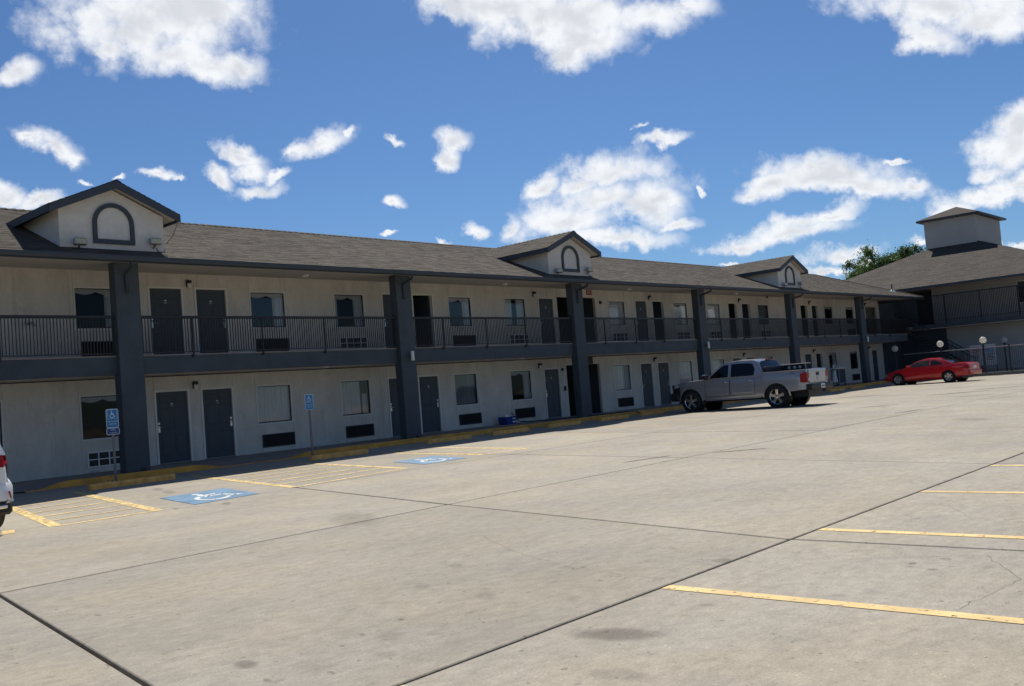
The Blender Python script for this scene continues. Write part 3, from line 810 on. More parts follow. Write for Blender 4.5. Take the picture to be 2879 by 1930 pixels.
def make_window(k, lv):
    x0, x1 = WINS[k]; L = LEV[lv]; zb, zt = L['wb'], L['wt']
    W, H = x1 - x0, zt - zb; fw = .042
    m = MB()
    m.box(0, fw, -.012, .07, 0, H).box(W - fw, W, -.012, .07, 0, H).box(fw, W - fw, -.012, .07, H - fw, H).box(fw, W - fw, -.03, .07, 0, fw)
    w = m.build('window', 'window aluminium', motel, loc=(x0, WY, zb))
    g = MB().add([(fw, .043, fw), (W - fw, .043, fw), (W - fw, .043, H - fw), (fw, .043, H - fw)], [(0, 1, 2, 3)]).build('pane', 'dull glass' if (lv, k) in {(1, '2'), (1, '4'), (0, '2'), (0, '6'), (1, '10'), (1, '11'), (1, '12'), (0, '12')} else 'window glass', w)
    m = MB().box(fw, W - fw, .026, .05, fw, fw + .035)
    m.box(fw, fw + .02, .026, .05, fw, H - fw).box(W - fw - .02, W - fw, .026, .05, fw, H - fw).box(fw, W - fw, .026, .05, H - fw - .02, H - fw)
    m.build('sash_gasket', 'black plastic', w)
    v = WV[lv][k]; sd = int(k) * 10 + lv
    if v in ('full', 'gap'):
        curtain(.02, W - .02 if v == 'full' else W * .72, .0, H, sd).build('curtain', 'curtain cloth', w, smooth=True)
        if v == 'gap': curtain(W * .78, W, .0, H * .6, sd + 1, y=.16).build('curtain', 'valance cloth', w, smooth=True)
    if v == 'sheer': curtain(.0, W, .0, H, sd, y=.14, wl_=.2).build('curtain', 'sheer cloth', w, smooth=True)
    if v in ('valr', 'both', 'side', 'half'):
        curtain(W * (.68 if v != 'half' else .60), W - .01, .0, H, sd, wl_=.11).build('curtain', 'curtain cloth', w, smooth=True)
    if v in ('both', 'half'):
        curtain(.01, W * (.17 if v == 'both' else .42), .0, H, sd + 2, wl_=.11).build('curtain', 'curtain cloth', w, smooth=True)
    if v in ('valr', 'both', 'val', 'side', 'dark'):
        n = 30; top, bot = [], []
        for i in range(n + 1):
            t = i / n; x = .02 + (W - .04) * t
            d = .13 + .075 * abs(math.sin(math.pi * (t * 2.0))) ** .8
            top.append((x, .075, H)); bot.append((x, .075, H - d))
        MB().grid([bot, top]).build('valance', 'valance cloth', w)
    # through-wall air conditioner under the window
    a = part('air_conditioner', motel, (x0 + .13, WY, L['dz'] + .14))
    if k in ('1', '11') and lv == 1: return
    bare = (lv, k) in {(0, '2'), (1, '4'), (1, '6'), (1, '7'), (1, '8'), (1, '9'), (1, '10'), (0, '11')}
    AW, AH = 1.18, .405
    m = MB().box(0, .028, -.035, .01, 0, AH).box(AW - .028, AW, -.035, .01, 0, AH).box(.028, AW - .028, -.035, .01, AH - .028, AH).box(.028, AW - .028, -.035, .01, 0, .028)
    m.build('sleeve', 'white plastic' if bare else 'slate trim', a)
    MB().box(.028, AW - .028, -.008, -.002, .028, AH - .028).build('coil_face', 'grille dark', a)
    if bare:
        m = MB()
        for i in range(1, 4):
            xx = AW * i / 4
            m.box(xx - .015, xx + .015, -.030, -.009, .028, AH - .028)
        m.box(.028, AW - .028, -.026, -.010, AH / 2 - .013, AH / 2 + .013)
        m.build('support_grid', 'white plastic', a)
    else:
        m = MB()
        for i in range(11):
            z = .04 + i * .0315
            m.add([(.03, -.034, z), (AW - .03, -.034, z), (AW - .03, -.012, z + .02), (.03, -.012, z + .02)], [(0, 1, 2, 3)])
        m.build('louvre_grille', 'grille dark', a)
    if lv == 0:
        MB().box(.03, .34, -.02, .004, -.085, -.055).build('drain_lip', 'frame paint', a)

for lv, L in enumerate(LEV):
    ops = [(*v, 'd', k) for k, v in DOORS.items()] + [(*v, 'w', k) for k, v in WINS.items()] + [(L['bz'][0], L['bz'][1], 'b', '')]
    if lv == 1:
        ops = [o for o in ops if o[3] != 'L'] + [(50.42, 52.3, 'b2', '')]
    ops.sort()
    x = X0
    for a, b, t, k in ops:
        panel(x, a, L['z0'], L['ceil'])
        if t == 'd':
            panel(a, b, L['dz'] + 2.1, L['ceil']); make_door(k, lv)
        elif t == 'w':
            panel(a, b, L['wt'], L['ceil']); panel(a, b, L['z0'], L['wb']); make_window(k, lv)
        elif t == 'b':
            panel(a, b, L['bz'][2], L['ceil'])
        else:
            panel(a, b, 5.19, L['ceil'])
        x = b
    panel(x, X1, L['z0'], L['ceil'])
# rooms behind the wall, end walls and back wall
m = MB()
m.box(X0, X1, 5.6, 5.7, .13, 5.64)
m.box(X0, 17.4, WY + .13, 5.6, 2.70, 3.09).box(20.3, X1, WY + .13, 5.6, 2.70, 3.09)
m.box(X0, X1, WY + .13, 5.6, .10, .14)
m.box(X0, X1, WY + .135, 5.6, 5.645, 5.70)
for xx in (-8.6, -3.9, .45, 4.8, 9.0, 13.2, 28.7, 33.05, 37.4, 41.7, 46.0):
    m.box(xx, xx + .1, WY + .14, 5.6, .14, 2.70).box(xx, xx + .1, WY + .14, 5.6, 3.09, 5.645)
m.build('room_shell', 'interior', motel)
m = MB().box(X0, X1, 9.2, 9.3, 0, 5.4).box(X0 - .1, X0, WY, 9.3, 0, 5.4).box(X1, X1 + .1, WY, 9.3, 0, 5.45)
m.build('back_wall', 'stucco', motel)
# breezeway: dark painted passage through both storeys
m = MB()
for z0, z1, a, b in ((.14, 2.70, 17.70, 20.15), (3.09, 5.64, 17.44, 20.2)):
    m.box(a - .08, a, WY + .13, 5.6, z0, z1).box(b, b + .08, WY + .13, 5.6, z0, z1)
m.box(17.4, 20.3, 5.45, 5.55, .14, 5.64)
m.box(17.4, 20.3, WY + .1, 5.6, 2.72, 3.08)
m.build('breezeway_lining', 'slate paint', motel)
MB().box(50.30, 52.4, WY + 1.4, WY + 1.5, 3.1, 5.4).box(50.2, 50.3, WY + .13, WY + 1.4, 3.1, 5.3).build('alcove_lining', 'slate paint', motel)
# steps up in the breezeway
st = part('breezeway_stair', motel, (0, 0, 0))
for i in range(8):
    z = .32 + i * .18; y = 2.95 + i * .26
    MB().cbox(17.74, 18.62, y, y + .27, z - .035, z, .006).build('tread', 'kerb concrete', st)
MB().add([(18.64, 2.85, .14), (18.64, 3.15, .14), (18.64, 5.3, 1.64), (18.64, 5.3, 1.94), (18.69, 2.85, .14), (18.69, 3.15, .14), (18.69, 5.3, 1.64), (18.69, 5.3, 1.94)],
         [(0, 1, 2, 3), (4, 7, 6, 5), (0, 3, 7, 4), (1, 5, 6, 2), (0, 4, 5, 1), (3, 2, 6, 7)]).build('stringer', 'black iron', st)
MB().tube([(18.66, 2.8, 1.15), (18.66, 5.2, 2.82)], .022).build('handrail', 'black iron', st)

# floor slab of the balcony with slate-painted edge, soffits
MB().box(X0, 52.0, .20, .34, 2.63, 3.085).build('balcony_edge', 'slate paint', motel)
for a in (-7.4, 1.75, 11.2, 20.6, 29.9, 39.3):
    MB().box(a, a + .012, .193, .205, 2.65, 3.07).build('edge_joint', 'slate trim', motel)
MB().box(X0, 52.0, .34, WY + .05, 2.66, 2.70).build('lower_ceiling', 'ceiling paint', motel)
MB().box(X0, 52.0, .19, WY, 3.09, 3.125).build('balcony_floor', 'walk concrete', motel)
MB().box(X0, 52.0, .36, .40, 2.645, 2.659).build('soffit_batten', 'black plastic', motel)
MB().tube([(X0, 1.0, 2.648), (52, 1.0, 2.648)], .012, 6).build('conduit', 'ceiling paint', motel)
m = MB()
m.add([(X0, -.66, 5.455), (52.9, -.66, 5.455), (52.9, WY + .1, 5.635), (X0, WY + .1, 5.635)], [(0, 1, 2, 3)])
m.build('eave_soffit', 'ceiling paint', motel)

# pillars
for i, px in enumerate(PILLARS):
    p = MB().cbox(px, px + PW, 0, PD, .125, 5.50, .012).build('pillar', 'slate paint', motel)
    MB().add([], [])
    m = MB()
    gx = px + .12
    m.tube([(gx, -.70, 5.44), (gx, -.70, 5.36), (gx + .02, -.64, 5.30), (gx + .10, -.25, 5.24), (gx + .15, -.06, 5.20), (gx + .16, -.045, 5.08), (gx + .16, -.045, 4.7)], .040, 10)
    m.build('downspout', 'slate trim', p, smooth=True)
    if i in (2, 4, 6):
        m = MB().tube([(px + .38, -.02, 2.83), (px + .38, -.09, 2.83)], .03, 8)
        m.build('lamp_bracket', 'black plastic', p)
        MB().lathe([(.001, 0), (.05, 0), (.058, .01), (.058, .30), (.05, .31), (.001, .31)], (px + .38, -.13, 2.675), (0, 0, 1), 18).build('cylinder_lamp', 'lens plastic', p, smooth=False)
    MB().cbox(px + PW * .62, px + PW * .78, -.035, .0, .14, .24, .006).build('cover_box', 'black plastic', p)

# railings: one per bay
picket = MB().box(-.0095, .0095, -.0095, .0095, 3.185, 4.075).mesh('picket', 'black iron')
post = MB().box(-.02, .02, -.018, .018, 3.03, 4.08).box(-.03, .03, -.03, .06, 3.03, 3.07).mesh('post', 'black iron')
bays = []
for a, b in zip(PILLARS[1:-1], PILLARS[2:]): bays.append((a + PW, b))
bays = [(-9.0, PILLARS[1])] + bays + [(PILLARS[-1] + PW, 52.0)]
for a, b in bays:
    r = part('balcony_railing', motel, (a, .15, 0))
    w = b - a
    MB().cbox(0, w, -.03, .03, 4.07, 4.145, .008).build('top_rail', 'black iron', r)
    MB().box(0, w, -.014, .014, 3.165, 3.190).build('bottom_rail', 'black iron', r)
    n = int(round(w / .0795))
    for i in range(1, n):
        link('picket', picket, r, (w * i / n, 0, 0))
    k = max(1, int(round(w / 2.3)))
    for i in range(1, k):
        link('post', post, r, (w * (i - .32) / k, -.012, 0))

# wall lights between the doors
def sconce(x, z):
    s = MB().cbox(x - .062, x + .062, WY - .06, WY, z, z + .20, .012).build('wall_light', 'black plastic', motel)
    MB().cbox(x - .052, x + .052, WY - .115, WY - .055, z - .035, z + .11, .014).build('light_shade', 'lens plastic', s)
    MB().cbox(x - .062, x + .062, WY - .13, WY - .05, z + .11, z + .20, .01).build('light_hood', 'black plastic', s)
for x, a, b in ((.51, 2.25, 5.24), (9.05, 2.25, 5.24), (15.98, 2.27, 5.25), (24.42, 2.27, 5.25), (33.09, 2.27, 5.25), (41.77, 2.27, 5.25), (50.35, 2.27, 5.25)):
    sconce(x, a); sconce(x, b)
# small fittings
for x in (3.9, 13.1, 21.3, 30.9):
    MB().lathe([(.001, -.05), (.10, -.05), (.13, -.02), (.13, 0)], (x, 1.2, 5.56), (0, 0, 1), 16).build('ceiling_light', 'lens plastic', motel)
    MB().lathe([(.001, -.045), (.09, -.045), (.12, -.02), (.12, 0)], (x + .4, 1.0, 2.66), (0, 0, 1), 16).build('ceiling_light', 'lens plastic', motel)
MB().cbox(17.48, 17.60, WY - .05, WY, 1.25, 1.45, .008).build('intercom_box', 'black plastic', motel)
MB().cbox(17.40, 17.52, WY - .05, WY, 2.10, 2.22, .008).build('alarm_box', 'black plastic', motel)
MB().cbox(20.45, 20.60, WY - .05, WY, 5.00, 5.14, .008).build('alarm_box', 'black plastic', motel)
MB().cbox(19.18, 19.58, WY - .06, WY, 2.33, 2.62, .01).build('vent_box', 'black plastic', motel)
ex = MB().cbox(19.58, 19.93, WY - .04, WY, 5.40, 5.60, .006).build('exit_sign', 'sign red', motel)
me = text_mesh('EXIT', .13, 'lens plastic'); me.transform(Matrix.Rotation(R(90), 4, 'X')); link('lettering', me, ex, (19.755, WY - .044, 5.50))
fx = MB().lathe([(.001, 0), (.05, 0), (.07, .04), (.05, .08), (.001, .09)], (35.7, 1.9, 5.50), (0, 0, 1), 12).build('dome_camera', 'black plastic', motel)
fl = part('balcony_spotlight', motel, (-4.0, WY, 4.16))
MB().cbox(-.12, .0, -.06, 0, -.02, .06, .01).build('mount', 'steel', fl)
MB().tube([(-.05, -.06, .02), (.05, -.16, .0), (.08, -.18, -.08)], .03, 8).build('spot_head', 'steel', fl)

# ---------------------------------------------------------------- roofs
def shingle(m, O, U, V, rng, slen, course=.145, tab=(.2, .46), seed=1, lift=.011):
    O, U, V = Vector(O), Vector(U).normalized(), Vector(V).normalized()
    N = U.cross(V)
    if N.z < 0: N = -N
    q = random.Random(seed)
    k = 0; s = 0.0
    while s < slen - .01:
        s1 = min(s + course, slen)
        a0, b0 = rng(s); a1, b1 = rng(s1)
        u = min(a0, a1) - q.uniform(0, .2)
        lo, hi = min(a0, a1), max(b0, b1)
        while u < hi:
            w = q.uniform(*tab); u1 = u + w
            c0, c1 = max(u, a0), min(u1 - .005, b0)
            d0, d1 = max(u, a1), min(u1 - .005, b1)
            if c1 > c0 + .01 or d1 > d0 + .01:
                c1 = max(c0, c1); d1 = max(d0, d1)
                h = lift * q.uniform(.6, 1.25)
                m.tv = min(1, max(0, q.gauss(.5, .24)))
                p = [O + U * c0 + V * s, O + U * c1 + V * s, O + U * d1 + V * (s1 + .01), O + U * d0 + V * (s1 + .01)]
                m.add([p[0] + N * h, p[1] + N * h, p[2] + N * .001, p[3] + N * .001, p[0], p[1]], [(0, 1, 2, 3), (4, 5, 1, 0)])
            u = u1
        s = s1; k += 1
EY, EZ, RY = -.75, 5.53, 4.5
PITCH = .4
RZ = EZ + PITCH * (RY - EY)
XE = 53.0                                     # eave corner at the far end
XR = XE - (RY - EY)
XL = -20.0
BY = 2 * RY - EY
m = MB()
def roof_solid(m, pts, t=.05):
    n = len(pts)
    m.add(list(pts) + [(x, y, z - t) for x, y, z in pts], [tuple(range(n)), tuple(range(n, 2 * n))[::-1]] + [(i, (i + 1) % n, n + (i + 1) % n, n + i) for i in range(n)])
roof_solid(m, [(XL, EY, EZ), (XE, EY, EZ), (XR, RY, RZ), (XL, RY, RZ)])
roof_solid(m, [(XE, EY, EZ), (XE, BY, EZ), (XR, RY, RZ)])
roof_solid(m, [(XE, BY, EZ), (XL, BY, EZ), (XL, RY, RZ), (XR, RY, RZ)])
roof = m.build('roof', 'slate trim', motel)
SL = math.hypot(RY - EY, RZ - EZ)
m = MB()
shingle(m, (XL, EY - .02, EZ + .004), (1, 0, 0), (0, RY - EY, RZ - EZ), lambda s: (0, XE - XL - s / SL * (XE - XR)), SL, seed=1)
shingle(m, (XE, BY, EZ + .004), (0, -1, 0), (XR - XE, 0, RZ - EZ), lambda s: (s / SL * (RY - EY), (BY - EY) - s / SL * (RY - EY)), SL, seed=2)
q = random.Random(4)
x = XL
while x < XR:                                 # ridge caps, each lapping the next
    m.tv = q.uniform(0, .6)
    h = .028
    m.add([(x, RY - .16, RZ - .045), (x, RY, RZ + .018), (x, RY + .16, RZ - .045), (x + .30, RY - .16, RZ - .045 + h), (x + .30, RY, RZ + .018 + h), (x + .30, RY + .16, RZ - .045 + h),
           (x + .30, RY - .16, RZ - .06), (x + .30, RY, RZ), (x + .30, RY + .16, RZ - .06)], [(0, 3, 4, 1), (1, 4, 5, 2), (3, 6, 7, 4), (4, 7, 8, 5)])
    x += .24
n = 34
for i in range(n):                            # hip caps
    t0, t1 = i / n, (i + 1.2) / n
    m.tv = q.uniform(0, .6)
    P0 = Vector((XE, EY, EZ)).lerp(Vector((XR, RY, RZ)), t0); P1 = Vector((XE, EY, EZ)).lerp(Vector((XR, RY, RZ)), min(1, t1))
    sd = Vector((.11, .11, -.03)); up = Vector((0, 0, .05))
    m.add([P0 - Vector((.11, .11, .03)) + up, P0 + up * 1.2, P0 + sd + up, P1 - Vector((.11, .11, .03)) + up * .6, P1 + up * .8, P1 + sd + up * .6], [(0, 1, 4, 3), (1, 2, 5, 4)])
stuff(m.build('shingles', 'shingles', roof, tint=True))
# fascia and gutter
g = [(EY - .02, 5.415), (EY - .02, 5.425), (EY - .045, 5.47), (EY - .045, 5.535), (EY - .03, 5.535), (EY + .075, 5.525), (EY + .075, 5.40), (EY, 5.405)]
MB().prism(g, lambda a, b, d: (d, a, b), XL, XE).build('gutter', 'slate trim', roof)
MB().box(XL, XE - .1, EY + .076, EY + .11, 5.39, 5.50).build('fascia', 'slate paint', roof)
MB().box(XE, XE + .12, EY, BY, 5.40, 5.53).build('gutter', 'slate trim', roof)
for i in range(30):
    MB().box(XL + .6 + i * 2.45, XL + .63 + i * 2.45, EY - .046, EY + .07, 5.529, 5.537).build('gutter_strap', 'slate trim', roof)

# dormers
def dormer(xc):
    d = part('dormer', motel, (xc, 0, 0))
    hw, fy = 1.34, -.15
    hs, oy = 1.66, -.44
    za, ze = 7.49, 6.75
    sl = (za - ze) / hs
    base = EZ + PITCH * (fy - EY) - .05
    zt = za - .17
    zs = zt - sl * hw
    back = 3.6
    m = MB()
    m.prism([(-hw, base), (hw, base), (hw, zs), (0, zt), (-hw, zs)], lambda a, b, c: (a, c, b), fy, back)
    m.build('dormer_wall', 'dormer stucco', d)
    yt = EY + (ze - EZ) / PITCH; yr = EY + (za - EZ) / PITCH
    for s in (-1, 1):
        m = MB(); t = .10
        m.add([(s * hs, oy, ze), (0, oy, za), (0, yr, za), (s * hs, yt, ze), (s * hs, oy, ze - t), (0, oy, za - t), (0, yr, za - t), (s * hs, yt, ze - t)],
              [(0, 1, 2, 3), (4, 7, 6, 5), (0, 4, 5, 1), (3, 2, 6, 7), (0, 3, 7, 4)])
        me = m.mesh('dormer_roof', 'ceiling paint'); fixnormals(me)
        rf = link('dormer_roof', me, d)
        m = MB()
        shingle(m, (s * (hs + .02), oy - .02, ze + .004), (0, 1, 0), (-s * hs, 0, za - ze), lambda u: (0, (yt - oy) + u / math.hypot(hs, za - ze) * (yr - yt)), math.hypot(hs, za - ze), seed=int(xc * 7) + s)
        stuff(m.build('shingles', 'shingles', rf, tint=True))
        # rake board along the gable and eave board along the side
        m = MB()
        m.add([(s * (hs + .015), oy - .03, ze - .20), (0, oy - .03, za - .20), (0, oy - .03, za - .004), (s * (hs + .015), oy - .03, ze - .004),
               (s * (hs + .015), oy + .01, ze - .20), (0, oy + .01, za - .20), (0, oy + .01, za - .004), (s * (hs + .015), oy + .01, ze - .004)],
              [(0, 1, 2, 3), (4, 7, 6, 5), (0, 4, 5, 1), (3, 2, 6, 7), (0, 3, 7, 4), (1, 5, 6, 2)])
        me = m.mesh('rake_board', 'slate trim'); fixnormals(me); link('rake_board', me, d)
        m = MB(); x = s * hs
        m.box(min(x, x + s * .022), max(x, x + s * .022), oy + .011, yt + .1, ze - .175, ze - .006)
        m.build('eave_board', 'slate trim', d)
    m = MB(); u = oy
    while u < yr - .1:
        m.tv = random.Random(int(u * 100)).uniform(0, .6)
        m.add([(-.13, u - .04, za - .035), (0, u - .04, za + .034), (.13, u - .04, za - .035), (-.13, u + .26, za - .05), (0, u + .26, za + .012), (.13, u + .26, za - .05), (-.13, u - .04, za - .055), (0, u - .04, za + .008), (.13, u - .04, za - .055)],
              [(0, 1, 4, 3), (1, 2, 5, 4), (6, 7, 1, 0), (7, 8, 2, 1)])
        u += .24
    stuff(m.build('ridge_caps', 'shingles', d, tint=True))
    # blind arched window: raised trim round a stucco field
    def arch(w, z0, zc, n=16):
        return [(-w, z0), (w, z0)] + [(w * math.cos(math.pi * i / n), zc + w * math.sin(math.pi * i / n)) for i in range(n + 1)]
    out, inn = arch(.53, 5.915, 6.43), arch(.425, 6.03, 6.43)
    n = len(out); y0, y1 = fy - .055, fy + .01
    vs = [(a, y0, b) for a, b in out] + [(a, y0, b) for a, b in inn] + [(a, y1, b) for a, b in out] + [(a, y1, b) for a, b in inn]
    fs = []
    for i in range(n):
        j = (i + 1) % n
        fs += [(i, j, n + j, n + i), (i, 2 * n + i, 2 * n + j, j), (n + i, n + j, 3 * n + j, 3 * n + i)]
    me = MB().add(vs, fs).mesh('arch_trim', 'slate trim'); fixnormals(me); link('arch_trim', me, d)
    # floodlights
    for s, z in ((-1, 5.90), (1, 6.02)):
        fx = s * (1.34 - .30) + (.12 if s < 0 else -.02)
        f = MB().cbox(fx - .15, fx + .15, fy - .23, fy - .09, z - .08, z + .09, .02).build('floodlight', 'steel', d)
        MB().cbox(fx - .13, fx + .13, fy - .242, fy - .225, z - .06, z + .07, .006).build('flood_glass', 'flood lens', f)
        MB().tube([(fx, fy - .12, z - .08), (fx, fy - .05, z - .14), (fx, fy, z - .14)], .022, 8).build('flood_arm', 'steel', f)
    MB().tube([(hw - .25, fy - .06, 5.88), (hw - .2, fy - .03, 5.80), (hw - .02, fy - .03, 5.76), (hw + .03, fy + .02, 5.88)], .012, 6).build('flood_cable', 'kerb concrete', d)
for xc in (-2.77, 15.55, 34.48):
    dormer(xc)
MB().tube([(-1.13, -.40, 6.62), (-1.17, -.36, 6.45), (-1.24, -.25, 6.2), (-1.35, -.1, 6.02)], .010, 6).build('loose_cable', 'kerb concrete', motel)
x, y = 50.7, .45
z = EZ + PITCH * (y - EY)
v = MB().lathe([(.04, -.1), (.04, .5)], (x, y, z), (0, 0, 1), 10).build('vent_pipe', 'slate trim', motel)
MB().lathe([(.26, -.10), (.07, .12), (.045, .14)], (x, y, z), (0, 0, 1), 12).build('pipe_flashing', 'white plastic', v)

# ================================================================== OFFICE BUILDING AT THE CORNER
office = thing('office_building', 'square two-storey block with pyramid shingle roof and boxy cupola at the far corner', 'building')
OX, OE = 56.5, 54.2                            # wall face, eave
OC = (64.7, -.1)
oz, hp = 6.35, 10.5
PKZ = oz + .4 * hp
m = MB()
cx, cy = OC
crn = [(cx - hp, cy - hp, oz), (cx + hp, cy - hp, oz), (cx + hp, cy + hp, oz), (cx - hp, cy + hp, oz)]
for i in range(4):
    roof_solid(m, [crn[i], crn[(i + 1) % 4], (cx, cy, PKZ)])
oroof = m.build('roof', 'slate trim', office)
m = MB()
SLO = math.hypot(hp, PKZ - oz)
shingle(m, (cx - hp - .02, cy + hp, oz + .004), (0, -1, 0), (hp, 0, PKZ - oz), lambda s: (s / SLO * hp, 2 * hp - s / SLO * hp), SLO, course=.20, tab=(.3, .7), seed=21)
shingle(m, (cx - hp, cy - hp - .02, oz + .004), (1, 0, 0), (0, hp, PKZ - oz), lambda s: (s / SLO * hp, 2 * hp - s / SLO * hp), SLO, course=.20, tab=(.3, .7), seed=22)
stuff(m.build('shingles', 'dark shingles', oroof, tint=True))
m = MB()
for i in range(4):
    a, b = Vector(crn[i]), Vector(crn[(i + 1) % 4])
    d = (b - a).normalized(); n = Vector((d.y, -d.x, 0))
    p = [a + n * .10, b + n * .10, b - n * .02, a - n * .02]
    m.hexa([tuple(v + Vector((0, 0, -.16))) for v in p] + [tuple(v + Vector((0, 0, .004))) for v in p])
m.build('gutter', 'slate trim', oroof)
MB().box(cx - hp + .03, cx + hp - .03, cy - hp + .03, cy + hp - .03, oz - .12, oz - .08).build('eave_soffit', 'ceiling paint', office)
# walls: upper and lower storey with openings
oy0, oy1 = -8.3, 8.1
m = MB()
T = .15
def owall(y0, y1, z0, z1): m.box(OX, OX + T, y0, y1, z0, z1)
owall(oy0, -6.95, 3.65, oz - .1); owall(-6.95, -5.7, 3.65, 4.54); owall(-6.95, -5.7, 6.06, oz - .1)
owall(-5.7, -.15, 3.65, oz - .1)
owall(oy0, -7.0, -.05, 3.35); owall(-7.0, -6.0, 2.25, 3.35); owall(-6.0, -.9, -.05, 3.35); m.box(OX, OX + T, 2.45, oy1, -.05, oz - .1)
m.box(OX, cx + 8.2, oy0 - T, oy0, -.05, oz - .1).box(OX, cx + 8.2, oy1, oy1 + T, -.05, oz - .1).box(cx + 8.2, cx + 8.2 + T, oy0 - T, oy1 + T, -.05, oz - .1)
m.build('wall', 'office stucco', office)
MB().box(OX, OX + T, .95, 2.43, 3.65, oz - .1).box(OX, OX + T, -.15, .95, 6.08, oz - .1).box(OX, OX + T, -.9, 2.43, -.05, 3.35).build('painted_wall', 'slate paint', office)
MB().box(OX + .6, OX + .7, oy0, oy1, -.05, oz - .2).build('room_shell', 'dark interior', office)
w = MB().box(OX - .03, OX + .04, -6.95, -6.90, 4.54, 6.06).box(OX - .03, OX + .04, -5.75, -5.70, 4.54, 6.06).box(OX - .03, OX + .04, -6.90, -5.75, 4.54, 4.59).box(OX - .03, OX + .04, -6.90, -5.75, 6.01, 6.06).box(OX - .02, OX + .03, -6.34, -6.30, 4.59, 6.01).build('window', 'frame paint', office)
MB().add([(OX + .02, -6.90, 4.59), (OX + .02, -5.75, 4.59), (OX + .02, -5.75, 6.01), (OX + .02, -6.90, 6.01)], [(0, 1, 2, 3)]).build('pane', 'tinted glass', w)
MB().box(OX - .02, OX + .06, -7.0, -6.94, 0, 2.25).box(OX - .02, OX + .06, -6.06, -6.0, 0, 2.25).box(OX - .02, OX + .06, -6.94, -6.06, 2.19, 2.25).build('door_frame', 'frame paint', office)
MB().box(OX + .05, OX + .09, -6.94, -6.06, 0, 2.19).build('door', 'door paint', office)
# balcony
MB().box(55.0, OX, oy0, .9, 3.36, 3.64).build('balcony_floor', 'ceiling paint', office)
MB().box(54.94, 55.0, oy0, .9, 3.40, 3.68).build('balcony_edge', 'slate paint', office)
r = part('balcony_railing', office, (54.97, 0, 0))
MB().box(-.03, .03, oy0, -.6, 5.61, 5.69).build('top_rail', 'black iron', r)
MB().box(-.015, .015, oy0, -.6, 3.90, 3.93).build('bottom_rail', 'black iron', r)
opk = MB().box(-.016, .016, -.016, .016, 3.70, 5.61).mesh('picket', 'black iron')
for i in range(74):
    link('picket', opk, r, (0, -.65 - i * .104, 0))
ops_ = MB().box(-.03, .03, -.03, .03, 3.60, 5.62).mesh('post', 'black iron')
for y in (-.62, -1.45, -3.75, -6.1, -8.2):
    link('post', ops_, r, (-.01, y, 0))
# cupola
cu = part('cupola', office)
X_0, X_1, Y_0, Y_1 = 62.8, 69.2, -1.75, 2.0
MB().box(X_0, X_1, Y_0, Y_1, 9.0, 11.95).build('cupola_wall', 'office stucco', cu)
ov = .42
m = MB()
zz = 11.90
a = [(X_0 - ov, Y_0 - ov, zz), (X_1 + ov, Y_0 - ov, zz), (X_1 + ov, Y_1 + ov, zz), (X_0 - ov, Y_1 + ov, zz)]
r0, r1 = (64.9, .12, 13.0), (67.0, .12, 13.0)
m.add([(x, y, z + .14) for x, y, z in a] + [r0, r1], [(0, 1, 5, 4), (1, 2, 5), (2, 3, 4, 5), (3, 0, 4)])
m.build('cupola_roof', 'kerb concrete', cu).data.materials[0] = MATS['dark shingles']
m = MB(); m.box(X_0 - ov, X_1 + ov, Y_0 - ov, Y_1 + ov, zz, zz + .138); m.build('cupola_fascia', 'slate trim', cu)
# infill wall between the motel end and the office, dark painted
MB().box(52.85, OX - .01, 2.30, 2.42, -.02, 6.1).build('link_wall', 'slate paint', office)
MB().box(54.3, OX, .9, 2.30, 3.40, 3.62).build('landing', 'walk concrete', office)

# steel stair from the landing down to the pool side
sx0, sx1 = 52.2, 53.3
stair = thing('steel_staircase', 'black steel open-riser staircase with railing beside the pool fence', 'staircase', (52.75, -1.6, 0))
SB = Vector((0, -1.6, 0))
Ya, Za, Yb, Zb = 1.05, 3.62, -3.95, .05
tread = MB().cbox(-.55, .55, -.14, .14, -.035, 0, .008).mesh('tread', 'kerb concrete')
for i in range(18):
    t = (i + 1) / 19
    link('tread', tread, stair, (0, Ya + (Yb - Ya) * t + 1.6, Za + (Zb - Za) * t))
for s in (-.58, .58):
    m = MB(); d = .13
    m.add([(s - .02, Ya + 1.6, Za - d), (s - .02, Yb + 1.6, Zb - .05), (s - .02, Yb + 1.6, Zb + .12), (s - .02, Ya + 1.6, Za + d), (s + .02, Ya + 1.6, Za - d), (s + .02, Yb + 1.6, Zb - .05), (s + .02, Yb + 1.6, Zb + .12), (s + .02, Ya + 1.6, Za + d)],
          [(0, 1, 2, 3), (4, 7, 6, 5), (0, 4, 5, 1), (3, 2, 6, 7), (1, 5, 6, 2), (0, 3, 7, 4)])
    me = m.mesh('stringer', 'black iron'); fixnormals(me); link('stringer', me, stair)
    MB().tube([(s, Ya + 1.6, Za + 1.0), (s, Yb + 1.6, Zb + 1.0)], .028).build('handrail', 'black iron', stair)
    MB().tube([(s, Ya + 1.6, Za + .22), (s, Yb + 1.6, Zb + .22)], .016).build('lower_rail', 'black iron', stair)
bal = MB().box(-.011, .011, -.011, .011, .2, 1.0).mesh('baluster', 'black iron')
for s in (-.58, .58):
    for i in range(36):
        t = (i + .5) / 36
        link('baluster', bal, stair, (s, Ya + (Yb - Ya) * t + 1.6, Za + (Zb - Za) * t))

